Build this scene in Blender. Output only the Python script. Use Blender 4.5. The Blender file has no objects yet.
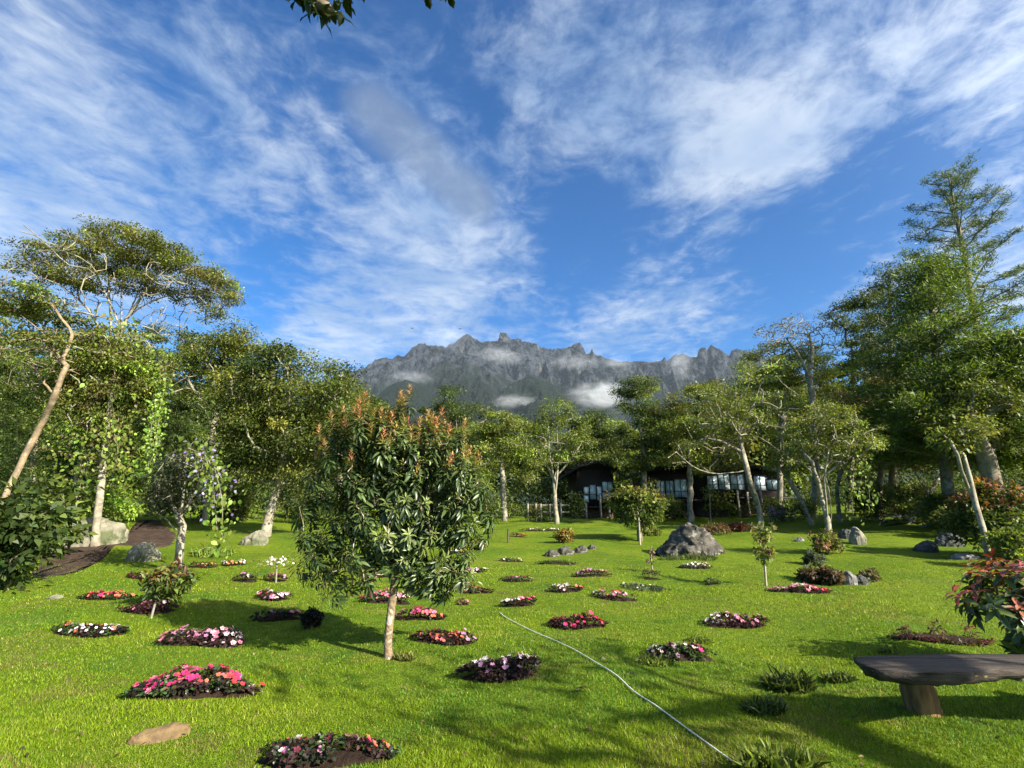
import bpy, math, random
import numpy as np
from mathutils import Vector, noise as mnoise

# ------------------------------------------------------------------ camera
SC = bpy.context.scene
W, H, FPX = 1024, 768, 500.0
PITCH = math.radians(14.0)
CAMZ = 1.5
SUN_EL, SUN_AZ = math.radians(30), math.radians(127)      # azimuth clockwise from +Y
cam_d = bpy.data.cameras.new('camera'); cam = bpy.data.objects.new('camera', cam_d)
SC.collection.objects.link(cam); SC.camera = cam
cam.location = (0, 0, CAMZ); cam.rotation_euler = (math.pi/2 + PITCH, 0, 0)
cam_d.sensor_width = 36; cam_d.lens = 36*FPX/W
cam_d.clip_start = 0.05; cam_d.clip_end = 40000
SC.view_settings.view_transform = 'Standard'; SC.view_settings.look = 'None'
SC.view_settings.exposure = 1.6; SC.view_settings.gamma = 1; SC.view_settings.use_curve_mapping = False
SC.cycles.max_bounces = 6; SC.cycles.diffuse_bounces = 3; SC.cycles.transmission_bounces = 4
SC.cycles.volume_bounces = 1; SC.cycles.glossy_bounces = 2
SC.cycles.use_denoising = True

CAM = np.array((0, 0, CAMZ)); FW = np.array((0, math.cos(PITCH), math.sin(PITCH)))
UP = np.array((0, -math.sin(PITCH), math.cos(PITCH))); RT = np.array((1.0, 0, 0))
def ray(px, py): return FW + RT*((px-W/2)/FPX) + UP*((H/2-py)/FPX)
def P(px, py, Y):
    d = ray(px, py); return CAM + d*(Y/d[1])
def scale_at(p): return float(np.dot(np.asarray(p)-CAM, FW))/FPX

# ------------------------------------------------------------------ node helpers
class NT:
    def __init__(s, tree): s.t = tree; s.n = tree.nodes; s.l = tree.links
    def new(s, kind, **kw):
        n = s.n.new(kind)
        for k, v in kw.items(): setattr(n, k, v)
        return n
    def put(s, sock, v):
        if hasattr(v, 'links') or isinstance(v, bpy.types.NodeSocket): s.l.new(v, sock)
        else: sock.default_value = v
    def math(s, op, a, b=0.0, c=0.0, clamp=False):
        n = s.new('ShaderNodeMath', operation=op, use_clamp=clamp)
        s.put(n.inputs[0], a); s.put(n.inputs[1], b); s.put(n.inputs[2], c); return n.outputs[0]
    def vmath(s, op, a, b=(0, 0, 0), scale=None):
        n = s.new('ShaderNodeVectorMath', operation=op)
        s.put(n.inputs[0], a); s.put(n.inputs[1], b)
        if scale is not None: s.put(n.inputs['Scale'], scale)
        return n.outputs['Value'] if op in ('DISTANCE', 'DOT_PRODUCT', 'LENGTH') else n.outputs['Vector']
    def sstep(s, v, a, b, lo=0.0, hi=1.0):
        n = s.new('ShaderNodeMapRange', interpolation_type='SMOOTHSTEP')
        s.put(n.inputs['Value'], v)
        n.inputs['From Min'].default_value = a; n.inputs['From Max'].default_value = b
        n.inputs['To Min'].default_value = lo; n.inputs['To Max'].default_value = hi
        return n.outputs[0]
    def noise(s, vec, scale, detail=4, rough=0.55, dist=0.0):
        n = s.new('ShaderNodeTexNoise'); s.put(n.inputs['Vector'], vec)
        n.inputs['Scale'].default_value = scale; n.inputs['Detail'].default_value = detail
        n.inputs['Roughness'].default_value = rough; n.inputs['Distortion'].default_value = dist
        return n.outputs[0]
    def mix(s, f, a, b, blend='MIX'):
        n = s.new('ShaderNodeMix', data_type='RGBA', blend_type=blend)
        s.put(n.inputs[0], f); s.put(n.inputs[6], a if not isinstance(a, tuple) else (*a[:3], 1))
        s.put(n.inputs[7], b if not isinstance(b, tuple) else (*b[:3], 1)); return n.outputs[2]
    def ramp(s, f, stops):
        n = s.new('ShaderNodeValToRGB'); s.put(n.inputs[0], f)
        e = n.color_ramp.elements
        while len(e) < len(stops): e.new(0.5)
        for el, (p, c) in zip(e, stops): el.position = p; el.color = (*c, 1)
        return n.outputs[0]

# ------------------------------------------------------------------ world: Nishita sky with cirrus
world = bpy.data.worlds.new('World'); SC.world = world; world.use_nodes = True
wt = NT(world.node_tree)
for n in list(wt.n): wt.n.remove(n)
sky = wt.new('ShaderNodeTexSky', sky_type='NISHITA')
sky.sun_disc = False; sky.sun_elevation = SUN_EL; sky.sun_rotation = SUN_AZ
sky.altitude = 1500; sky.air_density = 1.0; sky.dust_density = 0.15; sky.ozone_density = 3.0
dirv = wt.new('ShaderNodeTexCoord').outputs['Generated']
sep = wt.new('ShaderNodeSeparateXYZ'); wt.put(sep.inputs[0], dirv)
zz = wt.math('MAXIMUM', sep.outputs[2], 0.06)
uu = wt.math('DIVIDE', sep.outputs[0], zz); vv = wt.math('DIVIDE', sep.outputs[1], zz)
def comb(x, y, z=0.0):
    c = wt.new('ShaderNodeCombineXYZ'); wt.put(c.inputs[0], x); wt.put(c.inputs[1], y); wt.put(c.inputs[2], z); return c.outputs[0]
plane = comb(uu, vv)
warp = wt.new('ShaderNodeTexNoise'); wt.put(warp.inputs['Vector'], plane); warp.inputs['Scale'].default_value = 1.3; warp.inputs['Detail'].default_value = 3
wv = wt.vmath('SCALE', wt.vmath('SUBTRACT', warp.outputs['Color'], (0.5, 0.5, 0.5)), scale=0.32)
pw = wt.vmath('ADD', plane, wv)
# streaks fan out towards the upper corners of the view
streak = wt.noise(wt.vmath('MULTIPLY', pw, (2.4, 1.0, 1)), 1.2, 8, 0.62, 0.25)
puffs = wt.noise(wt.vmath('MULTIPLY', pw, (5.0, 4.4, 1)), 1.7, 9, 0.66, 0.25)
broad = wt.noise(pw, 0.9, 4, 0.55, 0.3)
def blob(px, py, rpx, amp):
    d = ray(px, py); d = d/np.linalg.norm(d); r = rpx/FPX*0.9
    dist = wt.vmath('DISTANCE', dirv, tuple(d))
    return wt.sstep(dist, 0.0, r, amp, 0.0)
cover = None
for b in [(40, 60, 230, .10), (130, 190, 190, .12), (300, 60, 170, .06), (400, 180, 150, .17), (390, 290, 140, .2), (440, 210, 80, .08), (110, 280, 120, .08), (330, 345, 110, .2),
          (10, 240, 130, .15), (520, 250, 80, .08), (640, 315, 100, .2), (700, 60, 230, .13), (860, 80, 190, .10), (650, 150, 110, .12),
          (1010, 240, 110, .14), (860, 300, 110, .05), (960, 330, 90, .14), (960, 40, 130, .10), (1015, 110, 90, .10), (740, 130, 100, .08), (450, 325, 70, .10), (660, 330, 80, .08), (720, 285, 70, .14), (560, 330, 80, .10), (800, 190, 110, .08), (880, 240, 90, .10), (560, 120, 90, .08), (480, 260, 80, .08), (570, 200, 70, -.12), (780, 250, 110, -.15),
          (600, 240, 90, -.12), (480, 310, 90, .12), (540, 60, 120, .10), (200, 290, 120, .10), (740, 170, 120, .10), (270, 275, 60, -.12), (500, 110, 80, -.06), (900, 180, 90, -.1), (255, 340, 60, -.1)]:
    v = blob(*b); cover = v if cover is None else wt.math('ADD', cover, v)
dens = wt.math('ADD', wt.math('ADD', wt.math('ADD', wt.math('MULTIPLY', streak, 0.42), wt.math('MULTIPLY', puffs, 0.68)), wt.math('MULTIPLY', wt.math('SUBTRACT', broad, .5), 0.5)), cover)
alpha = wt.sstep(dens, 0.53, 0.95, 0.0, 0.84)
shade = wt.sstep(wt.noise(pw, 2.2, 4, 0.5), 0.35, 0.7)
cl_col = wt.mix(shade, (2.2, 3.2, 4.9), (4.7, 5.3, 6.1))
# deeper blue than the raw model
gam = wt.new('ShaderNodeHueSaturation'); gam.inputs['Saturation'].default_value = 1.25; gam.inputs['Value'].default_value = 1.0
wt.put(gam.inputs['Color'], sky.outputs[0])
sunv = (math.sin(SUN_AZ)*math.cos(SUN_EL), math.cos(SUN_AZ)*math.cos(SUN_EL), math.sin(SUN_EL))
nearsun = wt.sstep(wt.vmath('DISTANCE', dirv, sunv), .15, 1.35, 1.0, 0.0)
cl_col = wt.mix(nearsun, cl_col, (17.0, 17.5, 17.5))  # unseen bright cloud round the sun, added to fill the shadows
alpha = wt.math('MAXIMUM', alpha, wt.math('MULTIPLY', nearsun, .85))
blue = wt.mix(1.0, gam.outputs[0], (.25, .94, 1.22), 'MULTIPLY')
final = wt.mix(alpha, blue, cl_col)
# one grey cloud streak
a3 = ray(372, 108); a3 = a3/np.linalg.norm(a3); b3 = ray(474, 200); b3 = b3/np.linalg.norm(b3); ab = b3-a3
pa = wt.vmath('SUBTRACT', dirv, tuple(a3)); tt_ = wt.math('DIVIDE', wt.vmath('DOT_PRODUCT', pa, tuple(ab)), float(ab @ ab), clamp=True)
dd_ = wt.vmath('LENGTH', wt.vmath('SUBTRACT', pa, wt.vmath('SCALE', tuple(ab), scale=tt_)))
ga = wt.sstep(wt.math('ADD', dd_, wt.math('MULTIPLY', wt.math('SUBTRACT', puffs, .5), .08)), .012, .062, .62, 0.0)
final = wt.mix(ga, final, (1.5, 2.0, 3.0))
bg = wt.new('ShaderNodeBackground'); wt.put(bg.inputs[0], final); bg.inputs[1].default_value = 0.055
wo = wt.new('ShaderNodeOutputWorld'); wt.l.new(bg.outputs[0], wo.inputs[0])

# ------------------------------------------------------------------ sun
sd = bpy.data.lights.new('sun', 'SUN'); sd.energy = 5.0; sd.angle = math.radians(0.5); sd.color = (1.0, 0.93, 0.80)
sun = bpy.data.objects.new('sun', sd); SC.collection.objects.link(sun)
SUND = Vector((math.sin(SUN_AZ)*math.cos(SUN_EL), math.cos(SUN_AZ)*math.cos(SUN_EL), math.sin(SUN_EL)))
sun.rotation_euler = SUND.to_track_quat('Z', 'Y').to_euler(); sun.location = SUND*50

# ------------------------------------------------------------------ mesh helpers
COL = SC.collection
def tag(o, label=None, cat=None, group=None, kind=None):
    if label: o['label'] = label
    if cat: o['category'] = cat
    if group: o['group'] = group
    if kind: o['kind'] = kind
    return o
def empty(name, loc, label=None, cat=None, group=None):
    o = bpy.data.objects.new(name, None); COL.objects.link(o); o.location = tuple(float(v) for v in loc); o.empty_display_size = .2
    return tag(o, label, cat, group)
def mesh(name, V, F, mat, parent=None, cols=None, smooth=False):
    """V (n,3) world coordinates; F a list of (m,k) index arrays. The object's origin is its parent's origin."""
    V = np.asarray(V, dtype=np.float32).reshape(-1, 3)
    if isinstance(F, np.ndarray): F = [F]
    F = [np.asarray(f, dtype=np.int32) for f in F if len(f)]
    me = bpy.data.meshes.new(name)
    if parent is not None: V = V - np.array(parent.location, dtype=np.float32)
    me.vertices.add(len(V)); me.vertices.foreach_set('co', V.ravel())
    loops = np.concatenate([f.ravel() for f in F])
    tot = np.concatenate([np.full(len(f), f.shape[1], dtype=np.int32) for f in F])
    start = np.concatenate(([0], np.cumsum(tot)[:-1])).astype(np.int32)
    me.loops.add(len(loops)); me.loops.foreach_set('vertex_index', loops)
    me.polygons.add(len(tot)); me.polygons.foreach_set('loop_start', start); me.polygons.foreach_set('loop_total', tot)
    if smooth: me.polygons.foreach_set('use_smooth', np.ones(len(tot), dtype=bool))
    if cols is not None:
        a = me.attributes.new('col', 'FLOAT_COLOR', 'POINT')
        c = np.ones((len(V), 4), dtype=np.float32); c[:, :3] = cols; a.data.foreach_set('color', c.ravel())
    me.update(calc_edges=True); me.validate()
    me.materials.append(mat)
    o = bpy.data.objects.new(name, me); COL.objects.link(o)
    if parent is not None: o.parent = parent
    return o
class Bag:
    """collects geometry of ONE mesh"""
    def __init__(s): s.V = []; s.F = {}; s.C = []; s.n = 0
    def add(s, V, F, C=None):
        V = np.asarray(V, dtype=np.float64).reshape(-1, 3)
        for f in (F if isinstance(F, list) else [F]):
            f = np.asarray(f)
            if len(f): s.F.setdefault(f.shape[1], []).append(f + s.n)
        s.V.append(V); s.n += len(V)
        if C is not None:
            C = np.asarray(C, dtype=np.float64)
            s.C.append(np.broadcast_to(C, (len(V), 3)) if C.ndim == 1 else C)
    def box(s, lo, hi, R=None, o=(0, 0, 0), C=None):
        x0, y0, z0 = lo; x1, y1, z1 = hi
        V = np.array([(x0, y0, z0), (x1, y0, z0), (x1, y1, z0), (x0, y1, z0), (x0, y0, z1), (x1, y0, z1), (x1, y1, z1), (x0, y1, z1)], float)
        if R is not None: V = V @ R.T
        s.add(V + np.asarray(o), np.array([(3, 2, 1, 0), (4, 5, 6, 7), (0, 1, 5, 4), (1, 2, 6, 5), (2, 3, 7, 6), (3, 0, 4, 7)]), C)
    def build(s, name, mat, parent=None, smooth=False):
        return mesh(name, np.concatenate(s.V), [np.concatenate(v) for v in s.F.values()], mat, parent,
                    np.concatenate(s.C) if s.C else None, smooth)
def rotz(a): c, s = math.cos(a), math.sin(a); return np.array([(c, -s, 0), (s, c, 0), (0, 0, 1)])
def nrm(v): return v/np.maximum(np.linalg.norm(v, axis=-1, keepdims=True), 1e-9)
def lin(r, g, b): return np.array([((c/255+.055)/1.055)**2.4 if c > 10 else c/255/12.92 for c in (r, g, b)])

def tube(bag, pts, rad, sides=6, cap=True, C=None):
    pts = np.asarray(pts, float); n = len(pts)
    if n < 2: return
    T = np.gradient(pts, axis=0); T = nrm(T)
    ref = np.array((0.31, 0.91, 0.27)) if abs(T[0, 2]) > .5 else np.array((0.05, 0.1, 1.0))
    a = np.linspace(0, 2*math.pi, sides, endpoint=False); V = np.zeros((n, sides, 3))
    A = nrm(ref - T*(T @ ref)[:, None]); B = np.cross(T, A)
    V = pts[:, None] + (A[:, None]*np.cos(a)[None, :, None] + B[:, None]*np.sin(a)[None, :, None])*np.asarray(rad)[:, None, None]
    i = np.arange(n-1)[:, None]*sides; j = np.arange(sides)[None]; k = (j+1) % sides
    F = np.stack([i+j, i+k, i+sides+k, i+sides+j], -1).reshape(-1, 4)
    Vf = V.reshape(-1, 3); fs = [F]
    if cap: fs.append(np.arange(sides)[None, ::-1].copy()); fs.append((np.arange(sides)+(n-1)*sides)[None])
    bag.add(Vf, fs[:1], C)
    if cap:
        bag.add(V[0], np.arange(sides)[None, ::-1].copy(), C); bag.add(V[-1], np.arange(sides)[None], C)

def smooth_path(pts, step):
    pts = np.asarray(pts, float)
    if len(pts) == 2: pts = np.array([pts[0], (pts[0]+pts[1])/2, pts[1]])
    out = []
    Q = np.concatenate([[2*pts[0]-pts[1]], pts, [2*pts[-1]-pts[-2]]])
    for i in range(1, len(Q)-2):
        p0, p1, p2, p3 = Q[i-1:i+3]; m = max(1, int(np.linalg.norm(p2-p1)/step))
        for t in np.arange(m)/m:
            out.append(.5*((2*p1)+(p2-p0)*t+(2*p0-5*p1+4*p2-p3)*t*t+(3*p1-p0-3*p2+p3)*t**3))
    out.append(pts[-1]); return np.array(out)

# ------------------------------------------------------------------ leaves
T_QUAD = (np.array([(0, 0, 0), (.45, .5, .06), (1, 0, -.1), (.45, -.5, .06)]), np.array([(0, 1, 2, 3)]))
T_LEAF = (np.array([(0, 0, 0), (.28, .42, .05), (.65, .40, .0), (1, 0, -.22), (.65, -.40, .0), (.28, -.42, .05), (.3, 0, -.02), (.66, 0, -.07)]),
          np.array([(0, 6, 5, 5), (0, 1, 6, 6)]))
T_LEAF = (T_LEAF[0], None)
T_LEAF_Q = np.array([(6, 1, 2, 7), (5, 6, 7, 4)]); T_LEAF_T = np.array([(0, 1, 6), (0, 6, 5), (7, 2, 3), (7, 3, 4)])
def leaves(bag, pos, D, N, L, Wd, C, fine=False):
    n = len(pos); D = nrm(D); S = nrm(np.cross(D, N)); N = np.cross(S, D)
    L = np.broadcast_to(L, (n,)); Wd = np.broadcast_to(Wd, (n,))
    t = T_LEAF[0] if fine else T_QUAD[0]; k = len(t)
    V = pos[:, None] + (D*L[:, None])[:, None]*t[None, :, 0:1] + (S*Wd[:, None])[:, None]*t[None, :, 1:2] + (N*L[:, None])[:, None]*t[None, :, 2:3]
    off = (np.arange(n)*k)[:, None, None]
    if fine: F = [(T_LEAF_Q[None]+off).reshape(-1, 4), (T_LEAF_T[None]+off).reshape(-1, 3)]
    else: F = [(T_QUAD[1][None]+off).reshape(-1, 4)]
    bag.add(V.reshape(-1, 3), F, np.repeat(np.broadcast_to(C, (n, 3)), k, axis=0))

# ------------------------------------------------------------------ materials
def new_mat(name):
    m = bpy.data.materials.new(name); m.use_nodes = True; t = NT(m.node_tree)
    for n in list(t.n): t.n.remove(n)
    return m, t
def finish(t, shader, vol=None):
    o = t.new('ShaderNodeOutputMaterial')
    if shader is not None: t.l.new(shader, o.inputs['Surface'])
    if vol is not None: t.l.new(vol, o.inputs['Volume'])
def principled(t, col, rough=.6, spec=.3, bump=None, bstr=.3, bdist=.02, metallic=0):
    p = t.new('ShaderNodeBsdfPrincipled'); t.put(p.inputs['Base Color'], col if not isinstance(col, tuple) else (*col, 1))
    t.put(p.inputs['Roughness'], rough); p.inputs['Specular IOR Level'].default_value = spec; p.inputs['Metallic'].default_value = metallic
    if bump is not None:
        b = t.new('ShaderNodeBump'); b.inputs['Strength'].default_value = bstr; b.inputs['Distance'].default_value = bdist
        t.put(b.inputs['Height'], bump); t.l.new(b.outputs[0], p.inputs['Normal'])
    return p.outputs[0]
def mat_leaf(name, rough=.5, spec=.35, trans=.3):
    m, t = new_mat(name)
    a = t.new('ShaderNodeAttribute', attribute_name='col').outputs['Color']
    pos = t.new('ShaderNodeNewGeometry').outputs['Position']
    c = t.mix(t.math('MULTIPLY', t.noise(pos, 40, 2), 0.25), a, t.mix(1.0, a, (.55, .6, .4), 'MULTIPLY'))
    p = principled(t, c, rough, spec)
    tr = t.new('ShaderNodeBsdfTranslucent'); t.put(tr.inputs['Color'], t.mix(1.0, c, (1.25, 1.2, .5), 'MULTIPLY'))
    ms = t.new('ShaderNodeMixShader'); ms.inputs[0].default_value = trans
    t.l.new(p, ms.inputs[1]); t.l.new(tr.outputs[0], ms.inputs[2]); finish(t, ms.outputs[0]); return m
def mat_noise(name, c1, c2, scale, rough=.8, spec=.2, detail=5, c3=None, s3=None, th3=(.5, .65), bstr=.5, bdist=.02, stretch=(1, 1, 1), bscale=None):
    m, t = new_mat(name); co = t.new('ShaderNodeTexCoord').outputs['Object']
    v = t.vmath('MULTIPLY', co, stretch); n = t.noise(v, scale, detail, .6)
    c = t.mix(t.sstep(n, .33, .67), tuple(c1), tuple(c2))
    if c3 is not None: c = t.mix(t.sstep(t.noise(v, s3 or scale*.4, 5, .65, .4), *th3), c, tuple(c3))
    h = t.noise(v, bscale or scale*2, 6, .65)
    finish(t, principled(t, c, rough, spec, h, bstr, bdist)); return m
M_LEAF = mat_leaf('foliage', .5, .3, .36); M_GLOSSY = mat_leaf('glossy foliage', .38, .45, .2); M_GRASS = mat_leaf('grass blades', .55, .2, .35)
M_PETAL = mat_leaf('petals', .6, .2, .25)
M_BARK_PALE = mat_noise('pale lichened bark', (.31, .28, .205), (.165, .14, .10), 5, c3=(.095, .085, .05), s3=3.0, th3=(.52, .66), bstr=.6, bscale=14)
M_BARK_BUFF = mat_noise('peeling buff bark', (.27, .20, .115), (.13, .095, .06), 4, c3=(.30, .27, .2), s3=5, th3=(.56, .66), bstr=.8, bscale=12)
M_BARK_MID = mat_noise('grey brown bark', (.20, .17, .12), (.10, .08, .055), 6, c3=(.28, .27, .2), s3=3, th3=(.55, .68), bstr=.7, bscale=15)
M_BARK_DARK = mat_noise('dark bark', (.09, .07, .05), (.045, .035, .025), 8, bstr=.7, bscale=20)
M_SOIL = mat_noise('dark garden soil', (.035, .022, .014), (.018, .011, .008), 18, rough=.95, spec=.1, bstr=1, bdist=.03)
M_ROCK = mat_noise('weathered grey rock', (.20, .19, .17), (.085, .082, .075), 2.2, c3=(.30, .30, .26), s3=5, th3=(.52, .62), bstr=.9, bdist=.06, bscale=5)
M_BOULDER = mat_noise('grey boulder stone', (.095, .086, .068), (.034, .031, .026), 2.6, c3=(.20, .19, .155), s3=4, th3=(.54, .64), bstr=1, bdist=.08, bscale=4, stretch=(1, 1, 1.8))
M_ROCK_PALE = mat_noise('pale lichen rock', (.22, .20, .145), (.11, .11, .075), 2.5, c3=(.075, .085, .04), s3=2.2, th3=(.5, .62), bstr=.8, bdist=.05, bscale=5)
M_ROCK_DARK = mat_noise('dark rock', (.07, .07, .065), (.035, .035, .03), 3, c3=(.16, .16, .14), s3=5, th3=(.56, .66), bstr=.8, bdist=.05, bscale=6)

# ------------------------------------------------------------------ ground
def sst(x, a, b):
    t = np.clip((x-a)/(b-a), 0, 1); return t*t*(3-2*t)
def g(x, y):
    x = np.asarray(x, float); y = np.asarray(y, float)
    z = 0.03*np.clip(np.where(y < 9, np.maximum(y-3, 0)**2/12, y-6), 0, 90)
    z = z + .55*sst(-x, 5.5, 15)*sst(y, 9, 19) + .5*sst(x, 12, 22)*sst(y, 12, 24)
    near = 1-sst(np.hypot(x, y), 40, 70)
    z = z + near*(.030*np.sin(1.3*x+.6*y+.4)*np.sin(.9*y-.5*x) + .020*np.sin(2.3*x-1.7*y+2) + .05*np.sin(.35*x+.22*y)*sst(y, 7, 14) + sst(y, 8, 13)*(.055*np.sin(.95*x+.3*y+1)*np.sin(.42*y+.25*x) + .05*np.sin(.75*y-.35*x+.7)*np.sin(.3*x+1.1))
                  + .012*np.sin(4.1*x+2.2*y)*np.sin(3.1*y-1.3*x))
    return z
def G(px, py):
    """the point of the ground seen at a pixel"""
    d = ray(px, py); t = np.geomspace(1.0, 260, 6000); pts = CAM+d*t[:, None]
    below = np.nonzero(pts[:, 2] <= g(pts[:, 0], pts[:, 1]))[0]
    p = pts[below[0]] if len(below) else pts[-1]
    p[2] = float(g(p[0], p[1])); return p
def onground(x, y): return np.array((x, y, float(g(x, y))))

def axis(lo, hi, fine, far):
    a = list(np.arange(lo, hi+1e-6, fine)); s = fine
    v = hi
    while v < far: s *= 1.45; v += s; a.append(v)
    s = fine; v = lo; b = []
    while v > -far: s *= 1.45; v -= s; b.append(v)
    return np.array(b[::-1]+a)
gx = axis(-22, 24, .22, 12000); gy = axis(-6, 46, .22, 12000)
GX, GY = np.meshgrid(gx, gy); GZ = g(GX, GY)
GV = np.stack([GX, GY, GZ], -1).reshape(-1, 3); nx = len(gx)
ii, jj = np.meshgrid(np.arange(len(gx)-1), np.arange(len(gy)-1)); q = (jj*nx+ii).ravel()
m, t = new_mat('lawn')
pos = t.new('ShaderNodeNewGeometry').outputs['Position']
n1 = t.noise(pos, .55, 5, .6); n2 = t.noise(pos, 9, 4, .7); n3 = t.noise(pos, 55, 3, .7); n4 = t.noise(t.vmath('MULTIPLY', pos, (.35, 1.2, 1)), 1.0, 4, .6)
c = t.mix(t.sstep(n1, .3, .7), (.122, .20, .006), (.205, .265, .011))
c = t.mix(t.sstep(n4, .52, .75), c, (.25, .25, .035))
c = t.mix(t.sstep(t.noise(pos, 1.7, 6, .7), .60, .72), c, (.17, .135, .045))
c = t.mix(t.sstep(t.noise(t.vmath('ADD', pos, (31, 7, 0)), .8, 6, .65), .56, .70), c, (.085, .17, .014))
c = t.mix(t.sstep(n2, .35, .75), c, t.mix(1.0, c, (.55, .62, .6), 'MULTIPLY'))
c = t.mix(t.sstep(n3, .4, .7), t.mix(1.0, c, (.55, .6, .5), 'MULTIPLY'), c)
hgt = t.math('ADD', t.math('MULTIPLY', n3, 1.0), n2)
finish(t, principled(t, c, .8, .12, hgt, .9, .05)); M_LAWN = m
ground = mesh('lawn', GV, np.stack([q, q+1, q+nx+1, q+nx], -1), M_LAWN, smooth=True)
tag(ground, 'bright green sloping lawn dotted with flower beds', 'lawn', kind='structure')

# ------------------------------------------------------------------ noise for terrain and rocks
def vnoise(x, y, seed=0):
    xi = np.floor(x).astype(int); yi = np.floor(y).astype(int); fx = x-xi; fy = y-yi
    fx = fx*fx*(3-2*fx); fy = fy*fy*(3-2*fy)
    def h(a, b):
        n = (a*374761393+b*668265263+seed*974634777) & 0x7fffffff
        n = ((n ^ (n >> 13))*1274126177) & 0x7fffffff
        return ((n ^ (n >> 16)) & 0xffff)/65535.0
    return (h(xi, yi)*(1-fx)+h(xi+1, yi)*fx)*(1-fy)+(h(xi, yi+1)*(1-fx)+h(xi+1, yi+1)*fx)*fy
def fbm(x, y, seed=0, octs=5, ridged=False):
    s = 0; a = .5
    for o in range(octs):
        v = vnoise(x, y, seed+o)
        if ridged: v = 1-np.abs(2*v-1)
        s = s+a*v; a *= .5; x = x*2.03+3.1; y = y*2.03+1.7
    return s

# ------------------------------------------------------------------ the mountain
RIDGES = [
 (7200, .95, [(-600, 470), (100, 430), (250, 402), (300, 388), (335, 377), (352, 371), (365, 367), (375, 360), (383, 357), (392, 359), (397, 355), (404, 356), (412, 348), (420, 343), (430, 345),
   (445, 347), (455, 342), (462, 336), (467, 333), (474, 338), (482, 342), (498, 341), (500, 332.5), (506, 333), (512, 340), (518, 337), (522, 341), (535, 343), (541, 347), (553, 349),
   (562, 348.5), (571, 347), (574, 344), (580, 342.5), (583, 347), (586, 354), (590, 353), (592, 347), (594, 353), (600, 356), (608, 358), (618, 362), (630, 362), (640, 361), (655, 362),
   (662, 360), (664, 357), (667, 361), (675, 355), (683, 352), (690, 357), (697, 357), (699, 348), (703, 346), (707, 349), (711, 345), (718, 348), (729, 356), (732, 350), (737, 349),
   (745, 350), (760, 356), (790, 368), (850, 392), (1100, 430), (1700, 470)]),
 (5900, .62, [(-600, 520), (300, 450), (375, 404), (400, 386), (425, 370), (445, 360), (462, 353), (480, 357), (500, 368), (520, 385), (560, 412), (600, 440), (1700, 520)]),
 (4900, .6, [(-600, 520), (330, 430), (372, 400), (390, 384), (405, 379), (420, 384), (436, 398), (450, 416), (480, 440), (1700, 520)]),
 (5100, .6, [(-600, 520), (455, 425), (480, 410), (498, 393), (515, 381), (530, 375), (540, 376), (552, 383), (562, 394), (573, 406), (590, 417), (620, 430), (1700, 520)]),
 (6400, .9, [(-600, 520), (540, 430), (563, 400), (578, 374), (592, 366), (604, 371), (614, 384), (618, 400), (630, 430), (1700, 520)])]
px = np.concatenate([np.linspace(-500, 250, 120, endpoint=False), np.linspace(250, 850, 900, endpoint=False), np.linspace(850, 1600, 120)])
az = np.arctan((px-512)/500/math.cos(PITCH))
rr = np.concatenate([np.linspace(2600, 4300, 20, endpoint=False), np.linspace(4300, 7600, 230), np.linspace(7700, 9500, 10)])
AZ, RR = np.meshgrid(az, rr)
HH = np.full(AZ.shape, -200.0)
for k, (R, sl, prof) in enumerate(RIDGES):
    pr = np.array(prof, float); a_, h_ = [], []
    for (x, y) in pr:
        d = ray(x, y); a_.append(math.atan2(d[0], d[1])); h_.append(CAMZ+R*d[2]/math.hypot(d[0], d[1]))
    h_ = np.array(h_); crest = np.interp(AZ, a_, h_)
    jag = (fbm(AZ*R/55, AZ*0+k*7, 11+k, 4, True)-.55)*(55 if k in (0, 4) else 25)
    dr = R-RR; front = np.maximum(dr, 0); back = np.maximum(-dr, 0)
    azs = np.linspace(az[0], az[-1], 1500); cs = np.interp(azs, a_, h_); kk_ = 41; cs = np.convolve(np.pad(cs, kk_//2, mode='edge'), np.ones(kk_)/kk_, 'valid')
    low = np.interp(AZ, azs, cs); w_ = np.exp(-front/170)
    crest = (crest+jag)*w_+low*(1-w_)
    steep = np.where(front < 700, front*sl*1.35, 700*sl*1.35+(front-700)*sl*.62)
    am = np.clip(front/420, 0, 1)*(640 if k in (0, 4) else 420)
    warpx = AZ*R/520+fbm(AZ*R/500, RR/600, 5+k, 3)*1.6
    gul = .6*(fbm(warpx, RR/900+fbm(AZ*R/420, RR/420, 51+k, 3)*1.4, 21+k, 5, True)-.6)+.55*(fbm(AZ*R/260+RR/900, RR/300, 61+k, 5, True)-.6)
    fine = (fbm(AZ*R/90, RR/120, 31+k, 5)-.5)*np.clip(front/160, 0, 1)*190
    HH = np.maximum(HH, crest-steep-back*.8+gul*am+fine)
HH = np.where(RR < 3600, HH*np.clip((RR-2600)/1000, 0, 1)-60*(1-np.clip((RR-2600)/1000, 0, 1)), HH)
MV = np.stack([np.sin(AZ)*RR, np.cos(AZ)*RR, HH], -1).reshape(-1, 3); nm = len(az)
ii, jj = np.meshgrid(np.arange(nm-1), np.arange(len(rr)-1)); q = (jj*nm+ii).ravel()
m, t = new_mat('mountain rock')
geo = t.new('ShaderNodeNewGeometry'); pos = geo.outputs['Position']; sp = t.new('ShaderNodeSeparateXYZ'); t.put(sp.inputs[0], pos)
nz = t.new('ShaderNodeSeparateXYZ'); t.put(nz.inputs[0], geo.outputs['Normal'])
st = t.noise(t.vmath('MULTIPLY', pos, (1, .8, .6)), .009, 8, .74, .8); br = t.noise(pos, .0022, 5, .6)
rock = t.mix(t.sstep(st, .40, .60), (.006, .009, .016), (.076, .085, .104))
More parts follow.
